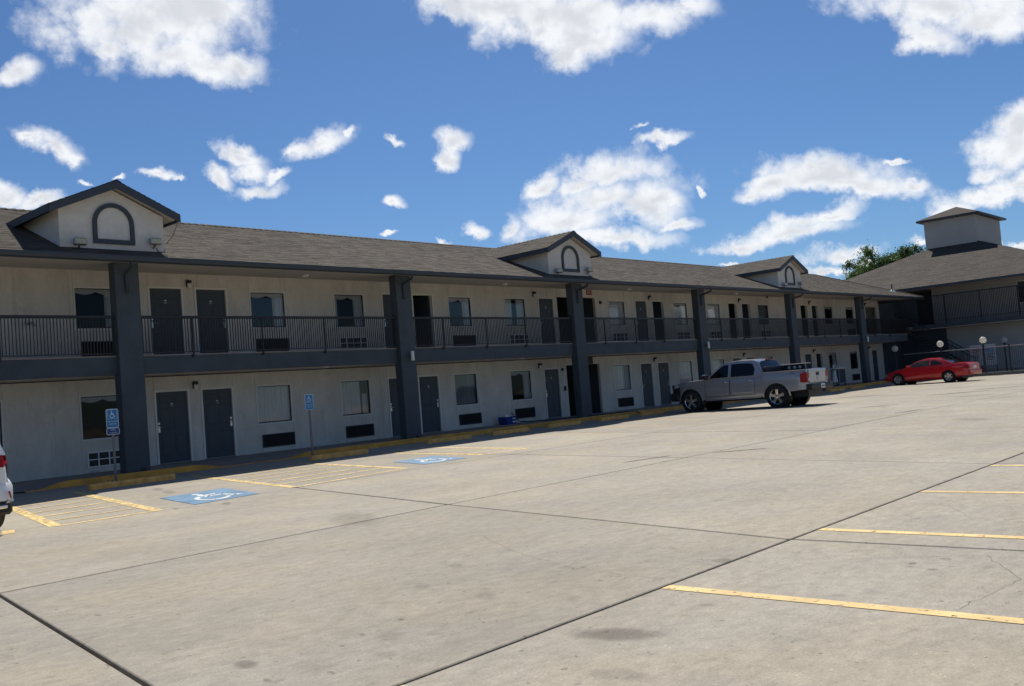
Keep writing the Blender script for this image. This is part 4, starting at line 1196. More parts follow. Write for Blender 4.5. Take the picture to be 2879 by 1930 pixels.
# ================================================================== POOL FENCE, LAMPS
FX = 48.5
pk = struct(MB().cbox(FX - .16, FX + .12, -12.0, -3.9, -.02, .20, .015).build('pool_kerb', 'kerb concrete'))
deck = struct(MB().box(FX + .13, OX, -12.0, 2.2, -.03, .02).build('pool_deck', 'walk concrete'))
fence = thing('pool_fence', 'black iron picket fence on a low kerb between the red car and the office block', 'fence', (FX, -6.0, .2))
MB().cbox(-.025, .025, -6.0, 5.35, 1.49, 1.545, .006).build('top_rail', 'sunlit rail', fence)
MB().box(-.018, .018, -6.0, 5.35, .10, .14).build('bottom_rail', 'black iron', fence)
fp = MB().box(-.009, .009, -.009, .009, .06, 1.49).mesh('picket', 'black iron')
for i in range(103):
    link('picket', fp, fence, (0, 5.3 - i * .11, 0))
fpo = MB().box(-.035, .035, -.035, .035, -.22, 1.60).mesh('post', 'black iron')
for y in (5.35, 3.0, .5, -.94, -3.4, -5.9):
    link('post', fpo, fence, (0, y, 0))
def globe(loc, h, label):
    t = thing('globe_lamp', label, 'lamp', loc, 0, 'white globe lamps round the pool')
    MB().lathe([(.001, 0), (.09, 0), (.09, .04), (.045, .10), (.04, h - .30), (.06, h - .26), (.085, h - .22), (.085, h - .19), (.001, h - .19)], (0, 0, 0), (0, 0, 1), 14).build('lamp_post', 'black iron', t, smooth=False)
    n = 12
    MB().lathe([(.001, h - .2)] + [(.203 * math.sin(math.pi * i / n), h - .203 * math.cos(math.pi * i / n)) for i in range(1, n)] + [(.001, h + .203)], (0, 0, 0), (0, 0, 1), 22).build('globe', 'globe white', t, smooth=True)
globe((FX + .1, -.12, 0), 2.14, 'white globe lamp in front of the motel end, left of the red car roof')
globe((FX + .02, -2.99, .0), 2.18, 'white globe lamp on black post directly above the red car rear window')
globe((FX + .0, -5.52, .0), 2.19, 'white globe lamp on black fence post just behind the red car tail')
globe((54.3, -5.15, .0), 2.14, 'white globe lamp deepest in the pool yard, rightmost of the four')
# pool notice boards
def board(y, label, col, z0):
    t = thing('notice_board', label, 'sign', (52.9, y, 0), 0, 'pool notice boards')
    MB().box(-.012, .012, -.36, .36, .58, 1.90).build('panel', 'board white', t)
    MB().cbox(-.03, .03, -.38, .38, 1.90, 1.94, .006).build('board_cap', 'white plastic', t)
    for s in (-.33, .33): MB().box(.013, .05, s - .02, s + .02, .02, 1.9).build('post', 'black iron', t)
    q = random.Random(int(y * 100))
    z = 1.78
    for i in range(9):
        w = q.uniform(.30, .62); h = .07 if i < 3 else .035
        MB().box(-.0145, -.0125, -w / 2 , w / 2, z - h, z).build('printed_line', col if i < 4 else 'grille dark', t)
        z -= h + (.05 if i < 3 else .055)
board(-3.76, 'white pool notice board with reddish heading behind the red car tail', 'sign red', 0)
board(-4.60, 'white pool notice board with blue heading right of the globe lamp post', 'sign blue', 0)
# patio chair by the pool
ch = thing('patio_chair', 'pale high-backed patio chair inside the pool fence near the right edge', 'chair', (51.6, -6.35, .02), R(200))
MB().cbox(-.25, .25, -.25, .25, .40, .44, .015).build('seat', 'steel', ch)
m = MB()
for i in range(6): m.tube([(-.2 + .08 * i, .23, .44), (-.2 + .08 * i, .30, .78 + .1 * math.sin(math.pi * (i + .5) / 6))], .012, 6)
m.tube([(-.25, .22, .42), (-.24, .31, .78), (0, .34, .92), (.24, .31, .78), (.25, .22, .42)], .018, 6)
m.build('backrest', 'steel', ch)
for a, b in ((-1, -1), (1, -1), (-1, 1), (1, 1)):
    MB().tube([(a * .22, b * .22, .40), (a * .26, b * .26, 0)], .018, 6).build('leg', 'steel', ch)
for s in (-1, 1): MB().tube([(s * .26, .24, .62), (s * .28, -.2, .63), (s * .25, -.24, .42)], .016, 6).build('armrest', 'steel', ch)

# ================================================================== SMALL THINGS IN FRONT OF THE ROOMS
stop_me = MB()
prof = [(-.085, 0), (-.085, .085), (-.055, .125), (.055, .125), (.085, .085), (.085, 0)]
def stop_mesh(seed, L=1.85):
    q = random.Random(seed); n = 22; rows = []
    for i in range(n + 1):
        x = -L / 2 + L * i / n
        e = 0.02 if i in (0, n) else 0
        rows.append([(x + q.gauss(0, .003), a * (1 - e) + q.gauss(0, .0025), (b * (1 - e * 2) + (q.gauss(0, .003) if b > 0 else 0))) for a, b in prof])
    m = MB(); m.grid(rows)
    k = len(prof)
    m.f.append(tuple(range(k))); m.f.append(tuple(n * k + i for i in range(k))[::-1])
    me = m.mesh('wheel_stop', 'stop paint'); fixnormals(me); smooth_by_angle(me, 35)
    return me
STOPS = [(-3.68, -2.30, 1.98, .0, 'yellow concrete wheel stop in front of the van accessible sign'),
         (2.25, -2.12, 1.85, -.02, 'yellow concrete wheel stop in front of the handicapped parking sign without a van plate'),
         (7.1, -1.38, 1.85, -.03, 'yellow concrete wheel stop right of the second pillar'),
         (9.85, -1.50, 1.75, -.02, 'yellow concrete wheel stop in front of the blue crate'),
         (12.95, -1.30, 1.75, -.03, 'yellow concrete wheel stop just left of the breezeway pillar'),
         (15.85, -1.40, 1.75, -.03, 'yellow concrete wheel stop just right of the breezeway pillar'),
         (18.5, -1.42, 1.75, -.02, 'yellow concrete wheel stop by the pickup front wheel'),
         (35.4, -1.75, 1.9, .0, 'faded yellow wheel stop right of the pickup bumper'),
         (38.3, -1.70, 1.8, .0, 'faded yellow wheel stop between the pickup and the red car')]
for i, (x, y, L, a, lab) in enumerate(STOPS):
    o = link('wheel_stop', stop_mesh(i, L), None, (x, y, .002), a)
    tag(o, lab, 'wheel stop', 'wheel stops along the kerb')
    MB().tube([(-L / 2 + .25, 0, .118), (-L / 2 + .25, 0, .134)], .014, 8).build('anchor_pin', 'steel', o)
    MB().tube([(L / 2 - .25, 0, .118), (L / 2 - .25, 0, .134)], .014, 8).build('anchor_pin', 'steel', o)

# accessible parking signs
def rrect(w, h, r, n=4):
    out = []
    for cxx, cyy, a0 in ((w / 2 - r, h / 2 - r, 0), (-w / 2 + r, h / 2 - r, 90), (-w / 2 + r, -h / 2 + r, 180), (w / 2 - r, -h / 2 + r, 270)):
        for i in range(n + 1):
            a = R(a0 + 90 * i / n); out.append((cxx + r * math.cos(a), cyy + r * math.sin(a)))
    return out
def plate(name, parent, w, h, z, col, y=-.036):
    fn = lambda a, b, d: (a, d, z + b)
    p = MB().prism(rrect(w, h, .035), fn, y, y + .004).build(name, 'sign white', parent)
    MB().poly([fn(a, b, y - .0015) for a, b in rrect(w - .024, h - .024, .026)]).build('face', col, p)
    return p
def words(p, txt, size, z, y=-.0400):
    me = text_mesh(txt, size, 'sign white'); me.transform(Matrix.Rotation(R(90), 4, 'X'))
    link('lettering', me, p, (0, y, z))
def parking_sign(x, y, z0, top, lab, van, rz):
    t = thing('parking_sign', lab, 'sign', (x, y, z0), rz, 'accessible parking signs')
    H = top - z0
    MB().box(-.022, .022, -.030, .0, -.02, H + .01).box(-.030, -.022, -.030, -.024, -.02, H).box(.022, .030, -.030, -.024, -.02, H).build('sign_post', 'post steel', t)
    zc = H - .225
    p = plate('sign_plate', t, .285, .44, zc, 'sign blue')
    # framed wheelchair symbol
    m = MB()
    s = .215; z1 = zc + .205; q = lambda a, b: (-s / 2 + a * s, -.0390, z1 - s + b * s)
    for a, b in (((0, 0), (1, 0)), ((1, 0), (1, 1)), ((1, 1), (0, 1)), ((0, 1), (0, 0))):
        m.poly([q(*c) for c in line2(a, b, .025)])
    m.build('symbol_frame', 'sign white', p)
    k = lambda a, b: (-s * .36 + a * s * .72, -.0394, z1 - s + s * .1 + b * s * .8)
    wheelchair(k, .10).build('wheelchair_symbol', 'sign white', p)
    words(p, 'HANDICAPPED', .036, zc - .075)
    words(p, 'PARKING', .042, zc - .135)
    if van:
        z2 = zc - .22 - .085
        p2 = plate('van_plate', t, .305, .16, z2, 'sign navy', -.040)
        words(p2, 'VAN', .052, z2 + .032, -.044)
        words(p2, 'ACCESSIBLE', .034, z2 - .032, -.044)
parking_sign(-3.62, -1.30, 0, 1.765, 'blue handicapped parking sign with a navy van accessible plate below it', True, R(-4))
parking_sign(2.08, -1.10, 0, 1.80, 'blue handicapped parking sign alone on a thin steel post', False, R(-2))

# blue crate with a carrier bag, and a black hose
cr = thing('storage_crate', 'blue plastic crate with white stuff on top standing by the room wall', 'crate', (13.25, 1.75, .14), R(3))
m = MB(); w, d, h = .62, .42, .30
def taper(x, y, z): k = .9 + .1 * z / h; return (x * k, y * k, z)
for (a, b, c, e) in ((-w / 2, w / 2, -d / 2, -d / 2 + .012), (-w / 2, w / 2, d / 2 - .012, d / 2), (-w / 2, -w / 2 + .012, -d / 2 + .012, d / 2 - .012), (w / 2 - .012, w / 2, -d / 2 + .012, d / 2 - .012)):
    m.hexa([taper(*p) for p in ((a, c, 0), (b, c, 0), (b, e, 0), (a, e, 0), (a, c, h), (b, c, h), (b, e, h), (a, e, h))])
m.box(-w / 2 * .9, w / 2 * .9, -d / 2 * .9, d / 2 * .9, 0, .012)
m.build('tub', 'blue bin plastic', cr)
MB().cbox(-w / 2 - .015, w / 2 + .015, -d / 2 - .015, -d / 2 + .01, h - .035, h, .006).cbox(-w / 2 - .015, w / 2 + .015, d / 2 - .01, d / 2 + .015, h - .035, h, .006).build('rim', 'blue bin plastic', cr)
MB().box(.06, .24, -d / 2 * .94 - .008, -d / 2 * .94 - .004, .07, .12).box(.06, .24, -d / 2 * .97 - .008, -d / 2 * .97 - .004, .20, .24).build('printed_label', 'white plastic', cr)
q = random.Random(8); m = MB(); n = 10
m.add([], [])
vs = []; 
for i in range(n + 1):
    for k in range(14):
        a = 2 * math.pi * k / 14; ph = math.pi * i / n; rr = 1 + q.uniform(-.18, .18)
        vs.append((-.08 + .20 * math.sin(ph) * math.cos(a) * rr, .15 * math.sin(ph) * math.sin(a) * rr, .27 + .11 * math.cos(ph) * rr))
m.add(vs, [(i * 14 + k, i * 14 + (k + 1) % 14, (i + 1) * 14 + (k + 1) % 14, (i + 1) * 14 + k) for i in range(n) for k in range(14)])
m.build('bag_bundle', 'white plastic', cr, smooth=True)
hp_ = [(14.02, 2.24, .56), (14.03, 2.18, .50), (14.08, 2.1, .34), (14.2, 1.95, .2), (14.4, 1.75, .163), (14.9, 1.35, .16), (15.6, .98, .16), (16.4, .75, .16), (17.1, .5, .16), (17.9, .35, .16), (18.6, .15, .165), (19.0, .0, .165), (19.2, -.16, .12), (19.35, -.3, .02), (19.9, -.5, .02), (20.8, -.45, .02)]
tag(MB().tube(hp_, .018, 8).build('hose', 'black plastic', None, smooth=True), 'black hose trailing from the air conditioner along the walkway', 'hose')
bl = thing('floor_box', 'small dark box with a pale band on the breezeway floor beside the pillar', 'box', (18.95, 2.55, .14))
MB().cbox(-.20, .20, -.14, .14, 0, .40, .02).build('carton', 'black plastic', bl)
MB().box(-.19, .19, -.1425, -.1405, .17, .22).build('pale_band', 'white plastic', bl)
MB().cbox(-.21, .21, -.15, .15, .40, .44, .012).build('lid', 'black plastic', bl)
# housekeeping cart
ct = thing('housekeeping_cart', 'loaded housekeeping cart with white bag and bottles on the walkway behind the pickup', 'cart', (42.25, 1.15, .14), R(2))
MB().cbox(-.75, .75, -.27, .27, .13, .17, .01).build('base_shelf', 'steel', ct)
MB().cbox(-.75, .75, -.27, .27, 1.02, 1.07, .01).build('top_tray', 'white plastic', ct)
MB().box(-.3, .74, .0, .25, .17, 1.02).build('cabinet', 'sheer cloth', ct)
MB().cbox(-.28, .72, -.25, -.02, .19, .98, .02).build('dark_linen_bag', 'slate paint', ct)
for x in (-.72, -.29, .72):
    for y in (-.25, .25): MB().tube([(x, y, .13), (x, y, 1.03)], .014, 6).build('upright', 'steel', ct)
q = random.Random(9); vs = []; n = 9
for i in range(n + 1):
    z = .22 + .72 * i / n; rr = (.20 - .11 * (i / n) ** 1.5)
    for k in range(14):
        a = 2 * math.pi * k / 14; r_ = rr * (1 + q.uniform(-.14, .14)); vs.append((-.52 + r_ * math.cos(a), -.06 + r_ * .8 * math.sin(a), z))
m = MB(); m.add(vs, [(i * 14 + k, i * 14 + (k + 1) % 14, (i + 1) * 14 + (k + 1) % 14, (i + 1) * 14 + k) for i in range(n) for k in range(14)]); m.f.append(tuple(range(n * 14, n * 14 + 14)))
m.build('laundry_bag', 'white plastic', ct, smooth=True)
for i, x in enumerate((-.5, -.32, -.1, .12, .3, .55)):
    hh = q.uniform(.16, .26)
    MB().lathe([(.001, 0), (.045, 0), (.048, hh * .6), (.018, hh * .8), (.02, hh), (.001, hh)], (x, q.uniform(-.12, .12), 1.07), (0, 0, 1), 10).build('bottle', 'white plastic' if i % 2 == 0 else 'steel', ct)
for x in (-.65, .65):
    for y in (-.2, .2):
        MB().lathe([(.001, -.02), (.065, -.02), (.065, .02), (.001, .02)], (x, y, .065), (0, 1, 0), 12).build('caster', 'rubber', ct)

# ================================================================== TREES
def tree(name, label, loc, H, cr, cz, crz, nleaf, seed, leaf=.13):
    q = random.Random(seed)
    t = thing(name, label, 'tree', loc)
    m = MB()
    m.tube([(0, 0, -.05), (.05, .03, H * .2), (.0, .08, H * .4), (.1, .0, H * .62), (.05, .05, H * .8)], [.24, .2, .16, .10, .05], 10)
    tips = []
    for i in range(16):
        a = q.uniform(0, 6.28); z0 = H * q.uniform(.28, .6)
        d = Vector((math.cos(a), math.sin(a), 0)); r = cr * q.uniform(.55, .95)
        p0 = Vector((0, 0, z0)); p2 = Vector((0, 0, cz)) + d * r + Vector((0, 0, q.uniform(-.35, .85) * crz))
        p1 = (p0 + p2) / 2 + Vector((0, 0, .25)) + d * .2
        m.tube([p0, p1, p2], [.08, .05, .016], 6); tips.append((p1, p2))
        for j in range(4):
            e = p2 + Vector((q.uniform(-1, 1), q.uniform(-1, 1), q.uniform(-.3, .9))) * cr * .28
            m.tube([p1.lerp(p2, q.uniform(.3, .95)), e], [.022, .006], 5, cap=False); tips.append((p2, e))
    m.build('trunk', 'bark', t)
    m = MB()
    # leafy sprays along the twigs, plus clumps through the crown
    sprays = []
    for a, b in tips:
        for j in range(5): sprays.append((a.lerp(b, q.uniform(.35, 1.08)), .34))
    for i in range(int(nleaf / 60)):
        a = q.uniform(0, 6.28); u = q.uniform(-1, 1); rr = q.uniform(.35, 1) ** .5
        s = math.sqrt(1 - u * u)
        p = Vector((math.cos(a) * s * cr * rr, math.sin(a) * s * cr * rr, cz + u * crz * rr))
        sprays.append((p, q.uniform(.25, .5)))
    per = max(8, nleaf // len(sprays))
    for c, sp in sprays:
        tone = q.gauss(.45, .2)
        dr = Vector((q.uniform(-1, 1), q.uniform(-1, 1), q.uniform(-.2, .9))).normalized()
        for i in range(per):
            o = c + dr * q.gauss(0, sp) + Vector((q.gauss(0, .10), q.gauss(0, .10), q.gauss(0, .08))) * (sp / .35)
            n = Vector((q.gauss(0, 1), q.gauss(0, 1), q.gauss(.6, 1))).normalized()
            a = n.orthogonal().normalized(); a.rotate(Matrix.Rotation(q.uniform(0, 6.28), 3, n)); b = n.cross(a)
            l = leaf * q.uniform(.6, 1.3); w = l * .42
            m.tv = min(1, max(0, tone + q.gauss(0, .15)))
            m.add([o - a * l / 2, o + b * w / 2, o + a * l / 2, o - b * w / 2], [(0, 1, 2, 3)])
    stuff(m.build('crown', 'leaves', t, tint=True))
    return t
tree('leafy_tree', 'leafy green tree rising behind the office roof', (68.9, 7.3, 0), 10.3, 3.7, 7.8, 2.75, 70000, 11, .19)
for i, (x, y, s, lab) in enumerate(((-22, -62, 12, 'broad dark tree across the lot behind the viewpoint, western one'), (4, -66, 13, 'tall dark tree across the lot behind the viewpoint, middle one'), (30, -60, 12, 'round dark tree across the lot behind the viewpoint, eastern one'), (-48, -40, 12, 'lone dark tree at the western edge of the lot'))):
    tree('shade_tree', lab, (x, y, -.03), s * .75, 5.2, s * .62, 3.6, 7000, 30 + i, .34)

# ================================================================== VEHICLES  (local: x forward, y to the left, z up)
def interp(tab, x):
    if x <= tab[0][0]: return tab[0][1]
    for (a, b), (c, d) in zip(tab[:-1], tab[1:]):
        if x <= c:
            t = (x - a) / (c - a); t = t * t * (3 - 2 * t) * .35 + t * .65
            return b + (d - b) * t
    return tab[-1][1]
class Car:
    def __init__(s, root, bodymat, x0, x1, top, sill, hw, arches, belt_bulge=.03, tumble=.05):
        s.root = root; s.bm = bodymat; s.x0, s.x1 = x0, x1
        s.top, s.sill, s.hwt, s.arches = top, sill, hw, arches
        s.bulge, s.tumble = belt_bulge, tumble
    def zl(s, x):
        z = interp(s.sill, x)
        for ax, az, ar in s.arches:
            d = abs(x - ax)
            if d < ar: z = max(z, az + math.sqrt(ar * ar - d * d) * (1.0 if d < ar * .999 else 0))
        return z
    def zu(s, x): return interp(s.top, x)
    def y(s, x, z):
        w = interp(s.hwt, x); zt = s.zu(x)
        t = max(0, min(1.2, (z - .25) / max(.1, zt - .25)))
        prof = 1 - .07 * (1 - min(1, t / .35)) ** 2 - s.tumble * max(0, (t - .55) / .45) ** 2
        return w * prof
    def xs(s, a, b, n): 
        base = [a + (b - a) * i / n for i in range(n + 1)]
        for ax, az, ar in s.arches:
            for k in range(0, 25):
                v = ax - ar * math.cos(math.pi * k / 24)
                if a < v < b: base.append(v)
        base = sorted(set(round(v, 4) for v in base))
        return base
    def shell(s, name='body', lid=None, rows=9, n=60, lidmat=None, crown=.03):
        X = s.xs(s.x0, s.x1, n)
        m = MB()
        for sd in (1, -1):
            P = []
            for r in range(rows + 1):
                row = []
                for x in X:
                    a, b = s.zl(x), s.zu(x)
                    b = max(b, a + .02)
                    z = a + (b - a) * r / rows
                    row.append((x, sd * s.y(x, z), z))
                P.append(row)
            m.grid(P)
        for a, b in (lid or []):
            XX = [x for x in X if a - 1e-6 <= x <= b + 1e-6]
            P = []
            for j in range(9):
                u = -1 + 2 * j / 8
                P.append([(x, u * s.y(x, s.zu(x)), s.zu(x) + crown * (1 - u * u)) for x in XX])
            m.grid(P)
        for xe in (X[0], X[-1]):               # nose and tail
            P = []
            for r in range(rows + 1):
                a, b = s.zl(xe), s.zu(xe); z = a + (b - a) * r / rows; w = s.y(xe, z)
                P.append([(xe + (.04 if xe > 0 else -.03) * (1 - (u / 4 - 1) ** 2) ** .5 * (1 if 0 < r < rows else .6), w * (u / 4 - 1), z + (crown * (1 - (u / 4 - 1) ** 2) if r == rows else 0)) for u in range(9)])
            m.grid(P)
        me = m.mesh(name, s.bm)
        import bmesh
        bm = bmesh.new(); bm.from_mesh(me); bmesh.ops.remove_doubles(bm, verts=bm.verts, dist=.0008); bmesh.ops.recalc_face_normals(bm, faces=bm.faces); bm.to_mesh(me); bm.free()
        smooth_by_angle(me, 38)
        return link(name, me, s.root)
    def seam(s, x0, z0, x1, z1, sd, parent, w=.007):
        """dark shut line along the body side"""
        n = 14; L = math.hypot(x1 - x0, z1 - z0); ux, uz = -(z1 - z0) / L * w, (x1 - x0) / L * w
        P = [[], []]
        for i in range(n + 1):
            t = i / n; x, z = x0 + (x1 - x0) * t, z0 + (z1 - z0) * t
            for k, sg_ in enumerate((-1, 1)):
                xx, zz_ = x + ux * sg_, z + uz * sg_
                P[k].append((xx, sd * (s.y(xx, zz_) + .009), zz_))
        return link('shut_line', MB().grid(P).mesh('shut_line', 'grille dark'), parent)
    def skin(s, name, x0, x1, z0, z1, sd, m, off=.004, parent=None, n=14, rows=6, edge=True):
        """a panel lying on the side of the body"""
        P = []
        f0 = z0 if callable(z0) else (lambda x: z0)
        f1 = z1 if callable(z1) else (lambda x: z1)
        for r in range(rows + 1):
            row = []
            for i in range(n + 1):
                x = x0 + (x1 - x0) * i / n
                a, b = f0(x), f1(x); z = a + (b - a) * r / rows
                o = off if (0 < r < rows and 0 < i < n) or not edge else off - .006
                row.append((x, sd * (s.y(x, z) + o), z))
            P.append(row)
        me = MB().grid(P).mesh(name, m)
        smooth_by_angle(me, 30)
        return link(name, me, parent or s.root)

def wheel(root, x, y, r, w, rim_r, spokes, sd, rimmat='chrome', style='five'):
    g = part('wheel', root, (x, y, r), 0)
    n = 36
    prof = [(rim_r * .98, -w / 2 + .02), (rim_r * 1.05, -w / 2), (r * .93, -w / 2 + .004), (r * .985, -w / 2 + .03), (r, -w / 2 + .06), (r, w / 2 - .06), (r * .985, w / 2 - .03), (r * .93, w / 2 - .004), (rim_r * 1.05, w / 2), (rim_r * .98, w / 2 - .02)]
    MB().lathe(prof, (0, 0, 0), (0, sd, 0), n).build('tyre', 'rubber', g, smooth=True)
    m = MB()
    m.lathe([(rim_r * .98, -w / 2 + .03), (rim_r * .9, -w / 2 + .05), (rim_r * .88, w / 2 - .05), (rim_r * .95, w / 2 - .018), (rim_r * 1.0, w / 2 - .012), (rim_r * 1.0, w / 2 - .03)], (0, 0, 0), (0, sd, 0), n)
    f = w / 2 - .035
    for k in range(spokes):
        a = 2 * math.pi * (k + .25) / spokes
        ca, sa = math.cos(a), math.sin(a)
        def pt(rr, tt, d): return (rr * ca - tt * sa, sd * d, rr * sa + tt * ca)
        w0, w1 = rim_r * .15, rim_r * (.20 if style == 'five' else .24)
        m.add([pt(.03, -w0, f), pt(rim_r * .93, -w1, f + .01), pt(rim_r * .93, w1, f + .01), pt(.03, w0, f), pt(.03, -w0, f - .05), pt(rim_r * .93, -w1, f - .05), pt(rim_r * .93, w1, f - .05), pt(.03, w0, f - .05)],
              [(0, 1, 2, 3), (0, 4, 5, 1), (3, 2, 6, 7), (1, 5, 6, 2)])
    m.lathe([(.001, f + .022), (rim_r * .22, f + .02), (rim_r * .28, f + .0), (rim_r * .28, f - .05)], (0, 0, 0), (0, sd, 0), 20)
    me = m.mesh('rim', rimmat); fixnormals(me); smooth_by_angle(me, 35)
    link('rim', me, g)
    MB().lathe([(.001, 0), (rim_r * .9, 0)], (0, sd * (-.02), 0), (0, sd, 0), 24).build('brake_disc', 'grille dark', g)
    return g
def quadpatch(name, pts, m, parent, thick=None):
    me = MB().add(pts, [tuple(range(len(pts)))]).mesh(name, m)
    return link(name, me, parent)

def greenhouse(root, bodymat, roofline, belt, whw, roofhw, name='cab', crown=.045, n=40):
    """roofline: (x, z) from tail to nose; sides lean in from belt half width to roof half width"""
    x0, x1 = roofline[0][0], roofline[-1][0]
    zr = lambda x: interp(roofline, x)
    zmax = max(z for _, z in roofline)
    def yy(x, z):
        t = max(0, min(1, (z - belt) / (zmax - belt)))
        wb = interp(whw, x)
        return wb + (roofhw - wb) * t
    X = [x0 + (x1 - x0) * i / n for i in range(n + 1)]
    m = MB()
    for sd in (1, -1):
        m.grid([[(x, sd * yy(x, belt - .06 + (max(zr(x), belt) - belt + .06) * r / 6), belt - .06 + (max(zr(x), belt) - belt + .06) * r / 6) for x in X] for r in range(7)])
    m.grid([[(x, u / 5 * yy(x, zr(x)), zr(x) + crown * (1 - (u / 5) ** 2) * min(1, max(0, (zr(x) - belt) / .3))) for x in X] for u in range(-5, 6)])
    me = m.mesh(name, bodymat)
    import bmesh
    bm = bmesh.new(); bm.from_mesh(me); bmesh.ops.remove_doubles(bm, verts=bm.verts, dist=.0008); bmesh.ops.recalc_face_normals(bm, faces=bm.faces); bm.to_mesh(me); bm.free()
    smooth_by_angle(me, 40)
    o = link(name, me, root)
    def side_glass(gname, poly, sd, mt='car glass', par=None, off=.005):
        return quadpatch(gname, [(x, sd * (yy(x, z) + off), z) for x, z in poly], mt, par or root)
    def top_glass(gname, xa, xb, k=.90, mt='car glass', off=.008):
        dx = .012 if xa > 0 else -.022
        Q = [xa + (xb - xa) * i / 8 for i in range(9)]
        P = [[(x + dx, u / 5 * yy(x, zr(x)) * k, zr(x) + off + crown * (1 - (u / 5) ** 2) * min(1, max(0, (zr(x) - belt) / .3))) for x in Q] for u in range(-5, 6)]
        me = MB().grid(P).mesh(gname, mt); smooth_by_angle(me, 40)
        return link(gname, me, root)
    return o, yy, zr, side_glass, top_glass

def carpaint(name, col, metal, rough=.28, coat=.6):
    return mat(name, col, rough, metal=metal, coat=coat, spec=.5, var=.03, vscale=2.5)
carpaint('silver paint', (.36, .37, .385), .5, .25)
carpaint('red paint', (.55, .010, .016), .05, .22)
carpaint('pearl white paint', (.74, .75, .76), .0, .25)
mat('tail red', (.30, .004, .010), .35, spec=.25)
mat('lamp clear', (.55, .55, .53), .15, coat=.5)
mat('reflector amber', (.45, .18, .05), .25)

# ---------------------------------------------------------------- pickup
tk = thing('pickup_truck', 'silver crew-cab pickup parked nose to the kerb with chrome wheels', 'truck', (19.81, -4.9, .0), R(90 + 1.2))
AX = 1.822
car = Car(tk, 'silver paint', -2.98, 2.62,
          [(-3.0, 1.33), (-1.28, 1.335), (-1.24, 1.25), (1.05, 1.25), (1.2, 1.235), (2.1, 1.20), (2.50, 1.14), (2.62, 1.04)],
          [(-3.0, .62), (-2.2, .56), (-1.3, .46), (1.3, .46), (2.2, .48), (2.62, .52)],
          [(-3.0, .95), (-2.7, .985), (-1.3, 1.0), (1.3, 1.0), (2.1, .985), (2.46, .93), (2.62, .80)],
          [(-AX, .42, .50), (AX, .42, .50)], tumble=.10)
car.shell('body', lid=[(1.0, 2.62)])
# bed: inner tub, rails
m = MB()
bx0, bx1, bw, bz, bt = -2.93, -1.30, .80, .78, 1.335
m.add([(bx0, -bw, bt), (bx1, -bw, bt), (bx1, bw, bt), (bx0, bw, bt), (bx0, -bw, bz), (bx1, -bw, bz), (bx1, bw, bz), (bx0, bw, bz)], [(4, 5, 6, 7), (0, 1, 5, 4), (1, 2, 6, 5), (2, 3, 7, 6), (3, 0, 4, 7)])
m.build('cargo_bed', 'black plastic', tk)
for s in (-1, 1):
    m = MB(); m.cbox(bx0 - .02, bx1 + .05, min(s * .79, s * .955), max(s * .79, s * .955), 1.315, 1.345, .010); m.build('bed_rail', 'silver paint', tk)
o, yy, zr, sg, tg = greenhouse(tk, 'silver paint', [(-1.31, 1.30), (-1.24, 1.45), (-1.10, 1.77), (-.85, 1.845), (-.2, 1.865), (.25, 1.835), (.48, 1.74), (1.12, 1.27)], 1.25, [(-1.4, .94), (1.2, .94)], .735, 'cab')
tg('windshield', .50, 1.06, .90); tg('rear_window', -1.27, -1.105, .90)
MB().box(-1.16, -1.09, -.17, .17, 1.80, 1.855).build('high_brake_light', 'tail red', tk)
